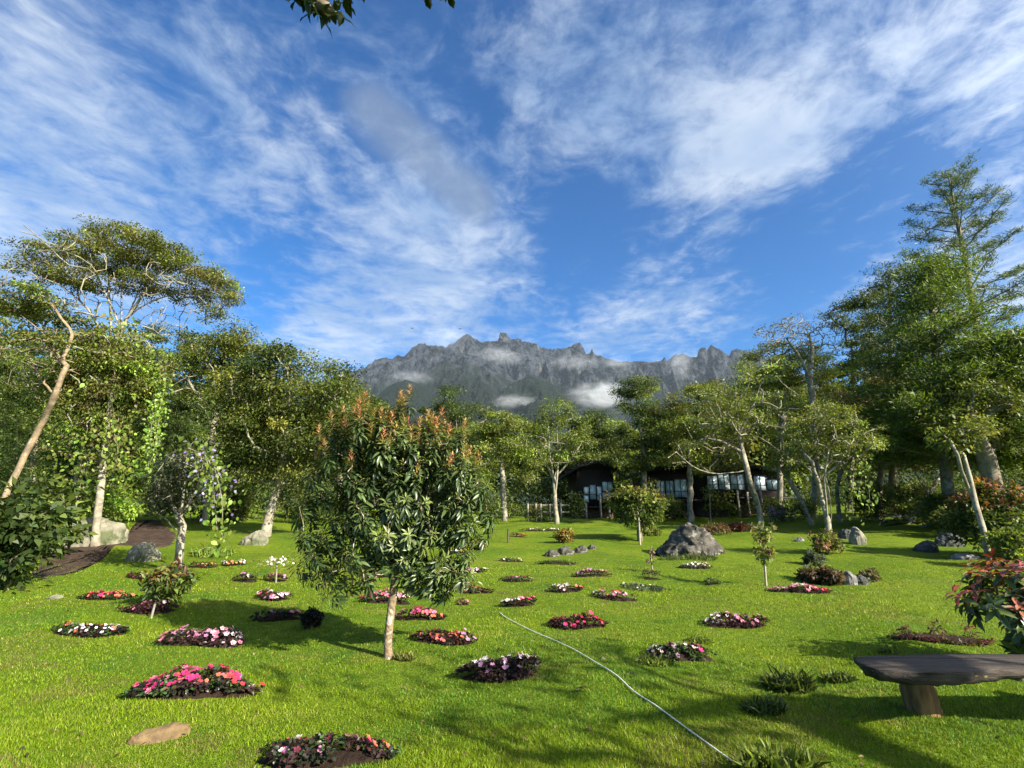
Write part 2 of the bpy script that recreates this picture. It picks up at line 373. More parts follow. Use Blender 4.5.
rock = t.mix(t.sstep(t.noise(t.vmath('MULTIPLY', pos, (1, .3, .3)), .005, 5, .7), .60, .68), rock, (.17, .155, .14))
veg = t.mix(t.noise(pos, .02, 6, .7), (.008, .017, .014), (.026, .037, .022))
hv = t.math('ADD', sp.outputs[2], t.math('ADD', t.math('MULTIPLY', t.math('SUBTRACT', br, .5), 1500.0), t.math('MULTIPLY', t.math('SUBTRACT', st, .5), 700.0)))
c = t.mix(t.sstep(hv, 1150, 1950), veg, rock)
finish(t, principled(t, c, .95, .05, t.math('ADD', st, t.noise(pos, .03, 6, .7)), 1.0, 110))
mountain = mesh('mountain', MV, np.stack([q, q+1, q+nm+1, q+nm], -1), m)
tag(mountain, 'jagged grey granite mountain massif rising behind the trees', 'mountain', kind='structure')

# ------------------------------------------------------------------ haze
m, t = new_mat('haze air')
pv = t.new('ShaderNodeVolumePrincipled'); pv.inputs['Color'].default_value = (.72, .84, 1, 1); pv.inputs['Density'].default_value = 1.4e-5
pv.inputs['Anisotropy'].default_value = .1; finish(t, None, pv.outputs[0])
b = Bag(); b.box((-9500, -600, -300), (9500, 9800, 2600)); tag(b.build('haze', m), 'thin blue air between the garden and the mountain', 'haze', kind='stuff')

# ------------------------------------------------------------------ mist on the mountain
def mist(pxc, pyc, rx, ry, R, depth, dens, label, seed, tilt=0.0, th=(.44, .66)):
    d = ray(pxc, pyc); d = d/math.hypot(d[0], d[1]); c = CAM+d*R; s = scale_at(c)
    m, t = new_mat('mountain mist'); co = t.new('ShaderNodeTexCoord').outputs['Object']
    n = t.noise(t.vmath('ADD', t.vmath('MULTIPLY', co, (.75, .9, 1.7)), (seed*310., seed*170., 0)), 1.0/(.75*max(ry, 9)*s), 8, .7, 1.2)
    unit = t.vmath('MULTIPLY', co, (1/(rx*s), 1/depth, 1/(ry*s)))
    fall = t.sstep(t.vmath('LENGTH', unit), .1, 1.0, 1.0, 0.0)
    dn = t.math('MULTIPLY', t.sstep(t.math('ADD', t.math('MULTIPLY', n, 1.25), t.math('MULTIPLY', fall, .34)), .70, 1.10), dens)
    dn = t.math('MULTIPLY', dn, fall)
    v = t.new('ShaderNodeVolumePrincipled'); v.inputs['Color'].default_value = (.97, .98, 1, 1); t.put(v.inputs['Density'], dn)
    finish(t, None, v.outputs[0])
    bm_n = 24; th_ = np.linspace(0, math.pi, 13); ph = np.linspace(0, 2*math.pi, bm_n, endpoint=False)
    TH, PH = np.meshgrid(th_, ph, indexing='ij')
    V = np.stack([np.sin(TH)*np.cos(PH)*rx*s, np.sin(TH)*np.sin(PH)*depth, np.cos(TH)*ry*s], -1).reshape(-1, 3)
    F = np.array([(i*bm_n+j, (i+1)*bm_n+j, (i+1)*bm_n+(j+1) % bm_n, i*bm_n+(j+1) % bm_n) for i in range(12) for j in range(bm_n)])
    o = mesh('mist_cloud', V, F, m); o.location = tuple(c); o.rotation_euler = (0, tilt, -math.atan2(d[0], d[1]))
    tag(o, label, 'cloud', 'mist clouds drifting on the mountain', 'stuff')
mist(600, 396, 56, 25, 5500, 420, 0.0039, 'bright white cloud filling the valley right of the rounded green hill', 1)
mist(513, 402, 44, 12, 4700, 300, 0.0028, 'low white cloud strip in front of the foot of the rounded hill', 2)
mist(499, 356, 46, 14, 6100, 300, 0.0022, 'pale cloud strip lying below the squared summit block', 3, .12)
mist(444, 337, 40, 20, 6900, 340, 0.0017, 'thin grey cloud cap hiding the left summit', 4)
mist(412, 377, 44, 11, 5200, 260, 0.0019, 'thin cloud wisp over the lowest left hill', 5)
mist(680, 366, 24, 30, 6800, 300, 0.0015, 'upright cloud wisp before the right hand pinnacles', 6)
mist(575, 362, 50, 14, 6250, 260, 0.0015, 'faint cloud veil below the domed summit knob', 7)
mist(618, 362, 24, 18, 6800, 260, 0.0017, 'small puff of cloud beside the thin pinnacle', 8)

# ------------------------------------------------------------------ trees
class Skel:
    def __init__(s): s.p = []; s.par = []
    def path(s, pts, parent=-1):
        ids = []
        for q in pts:
            s.p.append(np.asarray(q, float)); s.par.append(parent); parent = len(s.p)-1; ids.append(parent)
        return ids
    def near(s, q): A = np.array(s.p); return int(np.argmin(np.linalg.norm(A-q, axis=1)))
    def attach(s, targets, first, rng, step, bow=.25, wiggle=.06, up=0.35):
        ends = []
        anchor = s.p[first]
        order = np.argsort(np.linalg.norm(targets-anchor, axis=1))
        for ti in order:
            q = targets[ti]; A = np.array(s.p[first:]); v = q-A; d = np.linalg.norm(v, axis=1)
            cost = d*(1+.6*np.clip(-(v[:, 2])/np.maximum(d, 1e-6), 0, 1))
            k = first+int(np.argmin(cost)); a = s.p[k]; dist = np.linalg.norm(q-a)
            pd = a-s.p[s.par[k]] if s.par[k] >= 0 else np.array((0, 0, 1.0)); pd = nrm(pd)
            ctrl = a+pd*dist*bow+(q-a)*.3+np.array((0, 0, up*dist*.25))
            n = max(2, int(dist/step)); t = (np.arange(n)+1)/n
            pts = ((1-t)**2)[:, None]*a+(2*t*(1-t))[:, None]*ctrl+(t**2)[:, None]*q
            pts[:-1] += rng.normal(0, wiggle*min(dist/n, step), (n-1, 3))
            ids = s.path(pts, k); ends.append(ids[-1])
        return ends
    def radii(s, Rbase, tip, ex=.5, taper=.75):
        n = len(s.p); par = np.array(s.par); cnt = np.zeros(n); has = np.zeros(n, bool); has[par[par >= 0]] = True
        cnt[~has] = 1
        for i in range(n-1, -1, -1):
            if par[i] >= 0: cnt[par[i]] += cnt[i]
        r = cnt**ex; r = tip+(r-1)*(Rbase-tip)/max(r[0]-1, 1e-6)
        return np.maximum(r, tip), cnt
    def mesh(s, bag, Rbase, tip, sides=6, flare=1.25, ex=.5):
        r, cnt = s.radii(Rbase, tip, ex); n = len(s.p); par = s.par
        kids = [[] for _ in range(n)]
        for i in range(n):
            if par[i] >= 0: kids[par[i]].append(i)
        starts = [i for i in range(n) if par[i] < 0]; todo = [(i, None) for i in starts]
        while todo:
            i, fr = todo.pop(); chain = [i] if fr is None else [fr, i]
            while kids[i]:
                ks = sorted(kids[i], key=lambda k: -cnt[k]); todo += [(k, i) for k in ks[1:]]; i = ks[0]; chain.append(i)
            rad = r[chain].copy()
            if fr is not None: rad[0] = min(rad[0], rad[1]*1.15)
            elif len(rad) > 2: rad[0] *= flare; rad[1] *= 1+(flare-1)*.35
            tube(bag, np.array(s.p)[chain], rad, sides if rad.max() > .05 else max(4, sides-2), cap=(fr is None))

def lobe_points(rng, lobes, Y, n, shell=.45, dz=1.0, tops=.0, minrad=.35, Yoff=None):
    """lobes: (px, py, rpx, rpy[, depth offset, depth radius m]) -> n points spread through them with a spacing"""
    info = []
    for l in lobes:
        off = l[4] if len(l) > 4 else 0.0
        c = P(l[0], l[1], Y+off); s = scale_at(c); rx, rz = l[2]*s, l[3]*s
        ry = l[5] if len(l) > 5 else max(rx, rz)*dz
        info.append((c, np.array((rx, ry, rz))))
    vol = np.array([np.prod(r)**.75 for c, r in info]); vol /= vol.sum(); out = []; own = []
    tries = 0
    spacing = minrad
    while len(out) < n and tries < n*40:
        tries += 1; k = rng.choice(len(info), p=vol); c, r = info[k]
        v = rng.normal(size=3); v /= np.linalg.norm(v); v *= rng.random()**(1/3)*(1-shell)+shell if rng.random() < .8 else rng.random()
        if tops and v[2] < 0 and rng.random() < tops: v[2] *= -1
        q = c+v*r
        if out and np.min(np.linalg.norm(np.array(out)-q, axis=1)) < spacing:
            if rng.random() < .9: continue
        out.append(q); own.append(v)
    return np.array(out), np.array(own), info

def clump_leaves(bag, rng, pts, per, rad, flat, L, Wd, pal, jit=.22, droop=.25, clump_jit=.3, upn=1.0, cen=None, fine=False):
    pal = np.asarray(pal, float); n = len(pts)
    ci = rng.integers(0, len(pal), n); cb = np.exp(rng.normal(0, clump_jit, n))
    off = rng.normal(0, 1, (n, per, 3)); off /= np.maximum(np.linalg.norm(off, axis=2, keepdims=True), .3)
    off *= (rng.random((n, per, 1))**.6)*rad*(1+rng.normal(0, .2, (n, 1, 1))); off[..., 2] *= flat
    pos = (pts[:, None]+off).reshape(-1, 3)
    D = nrm(off.reshape(-1, 3))*.7+rng.normal(0, .55, (n*per, 3)); D[:, 2] -= droop
    N = rng.normal(0, .55, (n*per, 3)); N[:, 2] += upn
    C = pal[np.repeat(ci, per)]*np.repeat(cb, per)[:, None]*np.exp(rng.normal(0, jit, (n*per, 1)))
    mixp = rng.random(n*per) < .25; C[mixp] = pal[rng.integers(0, len(pal), mixp.sum())]
    LL = L*np.exp(np.clip(rng.normal(0, .2, n*per), -.5, .4))
    leaves(bag, pos, D, N, LL, LL*Wd, np.clip(C, 0, .9), fine)

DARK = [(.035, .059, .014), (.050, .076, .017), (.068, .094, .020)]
MID = [(.077, .112, .019), (.104, .139, .024), (.127, .159, .028)]
OLIVE = [(.124, .132, .026), (.159, .156, .031), (.092, .109, .024)]
LIGHT = [(.147, .195, .026), (.189, .230, .035), (.112, .159, .026)]
PALE = [(.177, .195, .050), (.218, .236, .071), (.136, .165, .040)]
BROWN = [(.124, .100, .035), (.104, .104, .028), (.142, .112, .040)]
FRESH = [(.165, .260, .028), (.224, .319, .047), (.118, .224, .026)]
def Lm(pal, f): return [tuple(np.array(c)*f) for c in pal]

def tree(name, label, base, lobes, trunk, limbs=(), n=60, per=150, rad=.55, flat=.6, L=.16, Wd=.5, pal=MID, R=.16, tip=.018,
         bark=None, seed=1, Y=None, group=None, cat='tree', attach_from=.5, shell=.45, dz=1.0, tops=.3, spacing=.35, droop=.25, step=.5,
         extra=None, bare=(), nbare=0, wiggle=.1, up=.35, flare=1.3, leafmat=None, clump_jit=.34, depthwave=.25, ex=.68):
    rng = np.random.default_rng(seed)
    if Y is None: b0 = G(*base); Y = b0[1]
    else:
        q = P(base[0], base[1], Y); b0 = onground(q[0], Y)
    root = empty(name, b0, label, cat, group)
    sk = Skel()
    tp = [b0-np.array((0, 0, .12))]+[P(x, y, Y+depthwave*math.sin(i*1.7+seed)) for i, (x, y) in enumerate(trunk)]
    tp = smooth_path(tp, step*.8); tp[1:] += rng.normal(0, R*.12, (len(tp)-1, 3))
    ids = sk.path(tp)
    for li, lb in enumerate(limbs):
        dy = rng.uniform(-1, 1)*1.2
        lp = [P(x, y, Y+dy*(j/len(lb))) for j, (x, y) in enumerate(lb)]
        k = sk.near(lp[0]); lp[0] = sk.p[k]; sp_ = smooth_path(lp, step*.8); sp_[1:] += rng.normal(0, R*.1, (len(sp_)-1, 3)); sk.path(sp_[1:], k)
    cb = Bag()
    first = ids[min(len(ids)-1, int(len(ids)*attach_from))]
    if n:
        pts, own, info = lobe_points(rng, lobes, Y, n, shell, dz, tops, spacing)
        sk.attach(pts, first, rng, step, wiggle=wiggle, up=up)
        clump_leaves(cb, rng, pts, per, rad, flat, L, Wd, pal, droop=droop, clump_jit=clump_jit)
    if nbare:
        bp, _, _ = lobe_points(rng, bare, Y, nbare, .2, dz, 0, spacing*.8); sk.attach(bp, first, rng, step*.7, wiggle=wiggle*.8, up=up)
    tb = Bag(); sk.mesh(tb, R, tip, 7, flare, ex)
    tb.build('trunk', bark or M_BARK_MID, root, True)
    if extra: extra(rng, cb, sk, Y)
    if cb.n: cb.build('crown', leafmat or M_LEAF, root)
    return root

def vine_curtain(name, label, segs, Y, n, rad, L, pal, seed, flowers=None, cat='vine', stems=True):
    """leafy vine: segs are pixel polylines along which leaves hang"""
    rng = np.random.default_rng(seed); fb = Bag(); sb = Bag(); pc = Bag()
    first = P(*segs[0][0], Y); root = empty(name, first, label, cat)
    for sg in segs:
        lp = smooth_path([P(x, y, Y+rng.uniform(-.3, .1)) for x, y in sg], .2)
        tube(sb, lp, np.full(len(lp), .012), 4)
        ln = max(3, int(n*len(lp)/30)); k = rng.integers(0, len(lp), ln); pos = lp[k]+rng.normal(0, rad, (ln, 3))
        D = rng.normal(0, .5, (ln, 3)); D[:, 2] -= .8; N = rng.normal(0, .5, (ln, 3)); N += np.array((.3, -1.0, .5))
        C = np.array(pal)[rng.integers(0, len(pal), ln)]*np.exp(rng.normal(0, .25, (ln, 1)))
        LL = L*np.exp(rng.normal(0, .25, ln)); leaves(fb, pos, D, N, LL, LL*.75, C, True)
        if flowers:
            fn = ln//4; pos = lp[rng.integers(0, int(len(lp)*.6)+1, fn)]+rng.normal(0, rad*1.1, (fn, 3)); D = rng.normal(0, 1, (fn, 3)); N = rng.normal(0, .5, (fn, 3))+np.array((0, -1, .5))
            leaves(pc, pos, D, N, L*.8, L*.8, np.array(flowers)[rng.integers(0, len(flowers), fn)])
    sb.build('stem', M_BARK_MID, root); fb.build('leaves', M_LEAF, root)
    if pc.n: pc.build('blossoms', M_PETAL, root)
    return root

YU = G(68, 541)[1]; print('YU', YU)
# --- left side
def umbrella_extra(rng, cb, sk, Y): pass
tree('umbrella_tree', 'tall umbrella shaped tree with bare forking branches under a flat domed crown', (68, 541),
     [(14, 290, 18, 8, 0), (38, 272, 24, 8, .5), (60, 258, 28, 8, .6), (92, 250, 30, 8, 0), (128, 245, 36, 9, .4), (150, 252, 34, 9, -.4), (175, 262, 30, 9, 0), (198, 274, 26, 10, 0),
      (214, 288, 22, 12, .4), (228, 302, 12, 10, 0), (100, 256, 36, 8, -.6), (215, 315, 10, 9, 0), (150, 290, 30, 8, 0), (185, 292, 22, 8, .4), (95, 285, 30, 9, -.3), (60, 280, 22, 8, .5), (125, 270, 40, 8, .6)],
     [(74, 505), (82, 460), (92, 420), (104, 385), (111, 352), (118, 326)],
     [[(111, 352), (128, 318), (160, 298), (200, 290), (222, 296)], [(111, 352), (88, 310), (60, 285), (32, 275)], [(118, 326), (122, 290), (132, 255)], [(118, 326), (102, 285), (88, 258)],
      [(128, 318), (150, 285), (175, 262)], [(104, 385), (84, 345), (55, 330), (25, 335)], [(118, 326), (135, 300), (150, 262)], [(111, 352), (110, 310), (108, 270)]],
     n=330, per=150, rad=.34, flat=.42, L=.07, pal=OLIVE+[(.13, .11, .03)]+LIGHT[:1], bare=[(120, 285, 85, 26), (60, 300, 50, 20), (180, 295, 50, 18), (110, 320, 60, 14)], nbare=260, R=.105, tip=.012, bark=M_BARK_PALE, seed=3, attach_from=.75, shell=.3, dz=1.3, tops=.6, spacing=.20, droop=.1, step=.4, ex=.72)
tree('leaning_tree', 'leaning tree at the left edge with peeling buff bark and flat foliage layers', (-8, 548),
     [(30, 300, 40, 8, 0), (5, 312, 30, 8, .5), (62, 318, 26, 8, 1), (20, 335, 30, 10, -1), (-30, 300, 40, 12, 0), (70, 345, 20, 9, 1)],
     [(2, 508), (20, 465), (40, 428), (55, 395), (66, 366)],
     [[(66, 366), (45, 348), (22, 352), (-5, 362)], [(55, 395), (38, 375), (28, 352)], [(66, 366), (72, 335), (60, 318)], [(66, 366), (40, 330), (20, 315)]],
     n=90, per=130, rad=.4, flat=.35, L=.09, pal=OLIVE+MID, bare=[(35, 350, 40, 20), (60, 350, 30, 25)], nbare=70, R=.08, tip=.011, bark=M_BARK_BUFF, seed=5, attach_from=.85, dz=1.5, spacing=.2, step=.3, Y=13.5)
vine_curtain('climbing_vine', 'large leaved green vine wrapping the trunk of the umbrella tree', [[(118, 335), (112, 385), (100, 420), (84, 470)], [(100, 350), (122, 400), (106, 450)], [(132, 350), (148, 380), (122, 405)], [(98, 335), (84, 380), (96, 430)],
     [(64, 378), (95, 365), (138, 372)], [(108, 390), (92, 440), (86, 475)], [(85, 385), (70, 405), (60, 450)], [(118, 325), (140, 345), (150, 370)], [(110, 420), (118, 450), (112, 478)]], YU-.5, 1150, .26, .10, FRESH+LIGHT+MID+OLIVE+BROWN, 7)
tree('tangled_tree', 'tangle of twiggy branches and pale leaves in front of the umbrella tree trunk', (96, 542), [(110, 355, 34, 22), (140, 375, 26, 24), (80, 375, 26, 22), (120, 400, 30, 22), (92, 415, 22, 24), (60, 395, 20, 22)],
     [(99, 500), (104, 460), (108, 425), (112, 395)], [[(104, 460), (120, 430), (128, 395)], [(112, 395), (92, 372), (62, 352), (20, 352)], [(108, 425), (88, 400), (60, 375), (28, 362)]], n=150, per=130, rad=.4, flat=.7, L=.085, pal=FRESH+LIGHT+OLIVE+MID+BROWN,
     bare=[(110, 370, 60, 40), (70, 380, 50, 30)], nbare=90, R=.10, tip=.014, bark=M_BARK_PALE, seed=31, Y=YU-.7, attach_from=.7, spacing=.25, dz=.8, wiggle=.25)
vine_curtain('hanging_vine', 'pale green vine hanging in a long strand right of the umbrella tree', [[(160, 375), (160, 410), (155, 448)], [(158, 385), (152, 420), (148, 470)]], YU-.6, 620, .10, .085, FRESH+[(.2, .26, .08)], 8)
tree('slender_tree', 'slender pale trunked tree standing behind the flowering vine', (205, 524),
     [(225, 345, 26, 20), (240, 362, 22, 22), (205, 365, 24, 16), (192, 345, 20, 14, 1), (228, 385, 24, 18), (245, 395, 20, 25)],
     [(209, 480), (213, 440), (217, 412), (221, 385)], [[(217, 412), (200, 398), (188, 380)], [(217, 412), (228, 395), (236, 375)], [(213, 425), (205, 410), (196, 402)]],
     n=70, per=260, rad=.65, flat=.5, L=.11, pal=MID+OLIVE, bare=[(212, 385, 40, 30)], nbare=40, R=.13, tip=.018, bark=M_BARK_PALE, seed=11, attach_from=.7)
tree('broad_tree', 'broad dark green tree with a bent pale trunk beside the round pale rock', (265, 536),
     [(280, 372, 34, 22), (310, 400, 40, 35), (252, 395, 30, 30), (335, 395, 24, 30), (268, 430, 44, 30), (318, 450, 36, 40), (242, 450, 26, 36), (345, 430, 20, 30), (280, 475, 26, 18), (232, 420, 20, 30)],
     [(269, 515), (276, 490), (283, 460), (286, 420), (285, 395)], [[(286, 420), (290, 395), (287, 370)], [(283, 460), (300, 440), (320, 420)], [(283, 455), (265, 440), (250, 425)]],
     n=160, per=330, rad=.75, flat=.5, L=.105, pal=DARK+MID+OLIVE, R=.15, tip=.02, bark=M_BARK_PALE, seed=13, attach_from=.45, spacing=.5)
tree('small_gnarled_tree', 'small gnarled white stemmed tree with sparse dark grey foliage on the left lawn', (180, 570),
     [(170, 482, 24, 16), (188, 466, 26, 12), (205, 482, 16, 18), (158, 500, 14, 14), (180, 500, 24, 12)],
     [(180, 555), (182, 535), (184, 520)], [[(184, 520), (172, 503), (162, 488)], [(184, 520), (192, 500), (200, 480)], [(184, 520), (183, 498), (186, 475)], [(181, 545), (166, 520), (152, 508)]],
     n=60, per=60, rad=.28, flat=.7, L=.075, pal=[(.03, .035, .022), (.05, .055, .035), (.06, .07, .03), (.035, .05, .02)], R=.085, tip=.008, bark=M_BARK_PALE, seed=17, attach_from=.9, spacing=.14, step=.2, wiggle=.2)
vine_curtain('flowering_vine', 'trumpet vine with mauve flowers draped on the small gnarled tree', [[(188, 448), (205, 455), (215, 475)], [(205, 455), (213, 485), (217, 530)], [(215, 470), (222, 500), (222, 540)], [(200, 452), (205, 480), (212, 510)]],
     10.6, 380, .15, .085, FRESH+LIGHT+MID, 19, flowers=[(.30, .22, .45), (.42, .36, .55), (.2, .14, .36)])

def shrub(name, label, pxc, py_base, wpx, hpx, pal, seed, L=.1, n=30, per=60, Wd=.5, group=None, cat='shrub', Y=None, fine=False, top=None, glossy=False, flat=.8, stem_r=.02, spread=1.0, lift=.0):
    rng = np.random.default_rng(seed)
    if Y is None: b0 = G(pxc, py_base); Y = b0[1]
    else: q = P(pxc, py_base, Y); b0 = onground(q[0], Y)
    s = scale_at(b0); rx = wpx*s/2; hz = hpx*s
    root = empty(name, b0, label, cat, group)
    pts = []; sk = Skel(); sk.path([b0-np.array((0, 0, .05)), b0+np.array((0, 0, hz*max(.08, lift*.8)))])
    while len(pts) < n:
        v = rng.normal(size=3); v /= np.linalg.norm(v); v *= rng.random()**.3*.88
        z = lift*hz+(hz*(1-lift))*(.5+.5*v[2]); q = b0+np.array((v[0]*rx, v[1]*rx*spread, z)); pts.append(q)
    pts = np.array(pts); sk.attach(pts, 1, rng, max(hz*.2, .04), up=.5)
    tb = Bag(); sk.mesh(tb, stem_r, stem_r*.25, 5); tb.build('stems', M_BARK_MID, root)
    cb = Bag(); rad = .34*(rx*hz)**.5*(18/n)**.33
    clump_leaves(cb, rng, pts, per, rad, flat, L, Wd, pal, fine=fine)
    if top is not None:
        k = pts[:, 2] > b0[2]+hz*.62
        if k.any(): clump_leaves(cb, rng, pts[k]+np.array((0, 0, rad*.4)), per//2, rad*.8, flat, L, Wd, top, fine=fine)
    cb.build('leaves', M_GLOSSY if glossy else M_LEAF, root); return root

# left understorey
US = [('dark big leaved shrub filling the bottom left edge', 8, 590, 80, 110, DARK+[(.04, .08, .02)], .17, 40, 50, .55),
      ('large leaved green shrub in shade under the leaning tree', 40, 560, 60, 90, DARK+MID, .2, 30, 45, .55),
      ('bright leafy bush at the left edge above the dark shrub', 15, 520, 90, 120, LIGHT+MID, .15, 40, 70, .5),
      ('fern like bush behind the pale trunk of the umbrella tree', 120, 522, 60, 90, FRESH[2:]+MID+MID, .28, 34, 60, .3),
      ('drooping grassy bush left of the small gnarled tree', 140, 517, 60, 50, PALE+MID, .26, 24, 60, .14),
      ('shadowy bush under the slender tree', 240, 520, 70, 50, DARK, .14, 30, 70, .5),
      ('dark low bush at the foot of the broad tree', 310, 524, 60, 44, DARK, .14, 26, 70, .5),
      ('deep green bush behind the small gnarled tree', 190, 520, 80, 60, DARK+MID, .16, 34, 70, .5),
      ('dusky bush between the umbrella tree and the leaning tree', 70, 527, 60, 90, DARK+MID, .18, 34, 70, .45)]
for i, (lb, x, y, w, h, pal, L, n, per, wd) in enumerate(US): shrub('shrub', lb, x, y, w, h, pal, 40+i, L, n, per, wd)

# --- middle and background trees
BG = [  # label, base px, py(or Y), trunk, lobes, palette, kwargs
 ('dark tree rising behind the leaning tree on the far left', 30, 27., [(34, 460), (40, 400)], [(20, 400, 45, 40), (60, 380, 40, 35), (-20, 380, 40, 60), (30, 450, 50, 40), (80, 430, 30, 40)], DARK+MID, M_BARK_MID),
 ('dense mid green tree behind the hanging vine', 150, 27., [(152, 460), (156, 400)], [(165, 350, 34, 26), (130, 370, 34, 30), (190, 375, 30, 26), (150, 410, 45, 36), (180, 430, 34, 40), (115, 420, 30, 40)], MID+DARK, M_BARK_MID),
 ('rounded pale green tree right of the broad tree', 338, 36., [(340, 470), (344, 420)], [(335, 395, 18, 16), (350, 410, 20, 24), (325, 420, 20, 24), (345, 440, 26, 26)], MID+LIGHT, M_BARK_MID),
 ('dark domed tree behind the top right of the central young tree', 458, 40., [(458, 470), (456, 420)], [(455, 402, 20, 13), (440, 420, 20, 18), (472, 424, 20, 20), (455, 445, 34, 24), (425, 440, 20, 22), (480, 450, 24, 30)], DARK+MID, M_BARK_MID),
 ('feathery dark tree just left of the central young tree', 375, 42., [(375, 460), (372, 420)], [(366, 405, 14, 14), (378, 425, 20, 20), (360, 440, 22, 24)], DARK+MID, M_BARK_MID),
 ('olive tree with two white stems right of the central young tree', 505, 32., [(503, 490), (502, 460), (500, 445)], [(500, 425, 18, 12), (518, 432, 16, 14), (486, 438, 16, 14), (505, 450, 26, 16), (520, 465, 16, 16)], LIGHT+PALE, M_BARK_PALE),
 ('leafy tree between the white stemmed tree and the first chalet', 600, 45., [(600, 470), (600, 440)], [(598, 428, 20, 16), (580, 440, 18, 18), (612, 440, 18, 20), (595, 455, 30, 12)], MID+DARK, M_BARK_MID),
 ('tall layered dark tree over the gap between the first two chalets', 645, 33., [(644, 480), (642, 440), (636, 410)], [(634, 388, 22, 7), (650, 396, 18, 8), (622, 404, 12, 6), (648, 415, 26, 12), (628, 430, 18, 10), (655, 432, 26, 14), (640, 452, 22, 16), (636, 472, 16, 16), (660, 452, 20, 14), (612, 462, 13, 5), (594, 458, 12, 5)], DARK+MID, M_BARK_PALE),
 ('wide light green tree above the middle chalet', 690, 32.5, [(690, 480), (688, 445)], [(690, 402, 28, 14), (712, 396, 26, 16), (672, 415, 22, 14), (700, 425, 40, 20), (730, 420, 24, 26), (678, 440, 26, 14), (715, 450, 26, 14), (668, 458, 16, 8), (725, 463, 20, 8), (702, 466, 14, 8)], LIGHT+OLIVE, M_BARK_PALE),
 ('yellow green tree crown behind the large white limbed tree', 780, 33., [(780, 470), (782, 420), (786, 390)], [(780, 362, 34, 16), (760, 372, 26, 16), (805, 368, 26, 16), (785, 385, 46, 18), (820, 392, 26, 20), (755, 395, 24, 20), (800, 415, 44, 24), (835, 420, 26, 30)], PALE+LIGHT, M_BARK_PALE),
 ('olive brown tree in front of the tall dark trees on the right', 878, 26., [(880, 480), (882, 440)], [(880, 400, 36, 24), (910, 415, 34, 28), (855, 415, 24, 24), (895, 445, 44, 26), (940, 440, 30, 30), (862, 455, 24, 24)], OLIVE+BROWN, M_BARK_MID),
 ('dull green tree at the right edge behind the reddish shrub', 1040, 24., [(1040, 470), (1040, 430)], [(1020, 390, 40, 34), (1050, 360, 40, 40), (1000, 420, 30, 26), (1035, 440, 40, 30)], MID+DARK, M_BARK_MID),
 ('dark tree at the back right between the grove and the tall conifer', 850, 34., [(852, 450), (854, 400), (852, 350)], [(850, 300, 12, 8), (838, 312, 14, 8), (862, 305, 16, 10), (845, 330, 18, 10), (868, 330, 16, 14), (855, 355, 24, 14), (870, 375, 24, 20), (842, 375, 18, 14), (855, 410, 30, 20)], DARK+MID, M_BARK_MID)]
for i, (lb, x, Y, tr, lob, pal, bark) in enumerate(BG):
    n = int(26+sum(l[2]*l[3] for l in lob)/55)
    tree('tree', lb, (x, 520), lob, tr, n=min(int(n*1.15), 210), per=300, rad=.023*Y, flat=.42, L=.0040*Y, pal=pal, R=.0055*Y, tip=.0006*Y, bark=bark, seed=100+i, Y=Y,  spacing=.012*Y, group='trees of the wood around the lawn', dz=1.0, step=.5)
# characterful trees of the middle distance
tree('white_stemmed_tree', 'round crowned tree with upright white stems left of the first chalet', (557, 524),
     [(555, 412, 20, 12), (540, 425, 18, 14), (572, 425, 18, 14), (532, 445, 14, 18), (580, 445, 14, 18), (556, 435, 30, 16), (545, 462, 18, 10), (570, 458, 16, 10)],
     [(555, 500), (554, 478)], [[(554, 478), (550, 455), (548, 425)], [(554, 478), (562, 455), (570, 430)], [(554, 478), (572, 458), (582, 442)], [(554, 478), (542, 458), (534, 448)], [(557, 500), (558, 460), (556, 420)]],
     n=85, per=120, rad=.5, flat=.6, L=.11, pal=MID+LIGHT, bare=[(556, 450, 30, 22)], nbare=45, R=.12, tip=.026, bark=M_BARK_PALE, seed=201, attach_from=.9, spacing=.35)
tree('white_limbed_tree', 'large open tree with twisting white limbs left of the multi stemmed grove', (761, 529),
     [(735, 385, 26, 12), (715, 400, 26, 12), (760, 372, 26, 12), (745, 405, 34, 12), (700, 425, 22, 12), (775, 400, 22, 14), (695, 450, 16, 8), (780, 430, 18, 14), (735, 425, 30, 12)],
     [(759, 512), (753, 490), (747, 470), (742, 452), (740, 435)],
     [[(742, 452), (722, 442), (705, 438)], [(740, 435), (736, 405), (736, 380)], [(740, 435), (760, 438), (785, 455), (800, 465)], [(747, 472), (720, 474), (700, 470), (685, 460), (678, 445)], [(740, 435), (726, 415), (712, 402)],
      [(740, 435), (752, 410), (760, 385)], [(685, 460), (676, 452), (668, 458)], [(740, 435), (762, 420), (776, 400)]],
     n=120, per=90, rad=.5, flat=.4, L=.10, pal=LIGHT+PALE, bare=[(735, 420, 50, 35), (700, 455, 25, 12)], nbare=80, R=.13, tip=.024, bark=M_BARK_PALE, seed=203, attach_from=.9, spacing=.3, dz=1.6)
tree('bare_crowned_tree', 'grey tree with a thin almost leafless crown against the sky', (810, 500),
     [(800, 325, 26, 8), (775, 332, 20, 7), (822, 332, 18, 8), (835, 345, 14, 8), (790, 345, 30, 8), (765, 345, 12, 6)],
     [(816, 455), (814, 420), (812, 395), (808, 375)], [[(812, 395), (822, 372), (834, 350)], [(808, 375), (798, 355), (786, 338)], [(808, 375), (812, 350), (806, 328)]],
     n=150, per=10, rad=.4, flat=.6, L=.11, pal=[(.13, .13, .08), (.16, .15, .11), (.1, .11, .05)], R=.17, tip=.02, bark=M_BARK_PALE, seed=205, Y=30, attach_from=.85, spacing=.3)
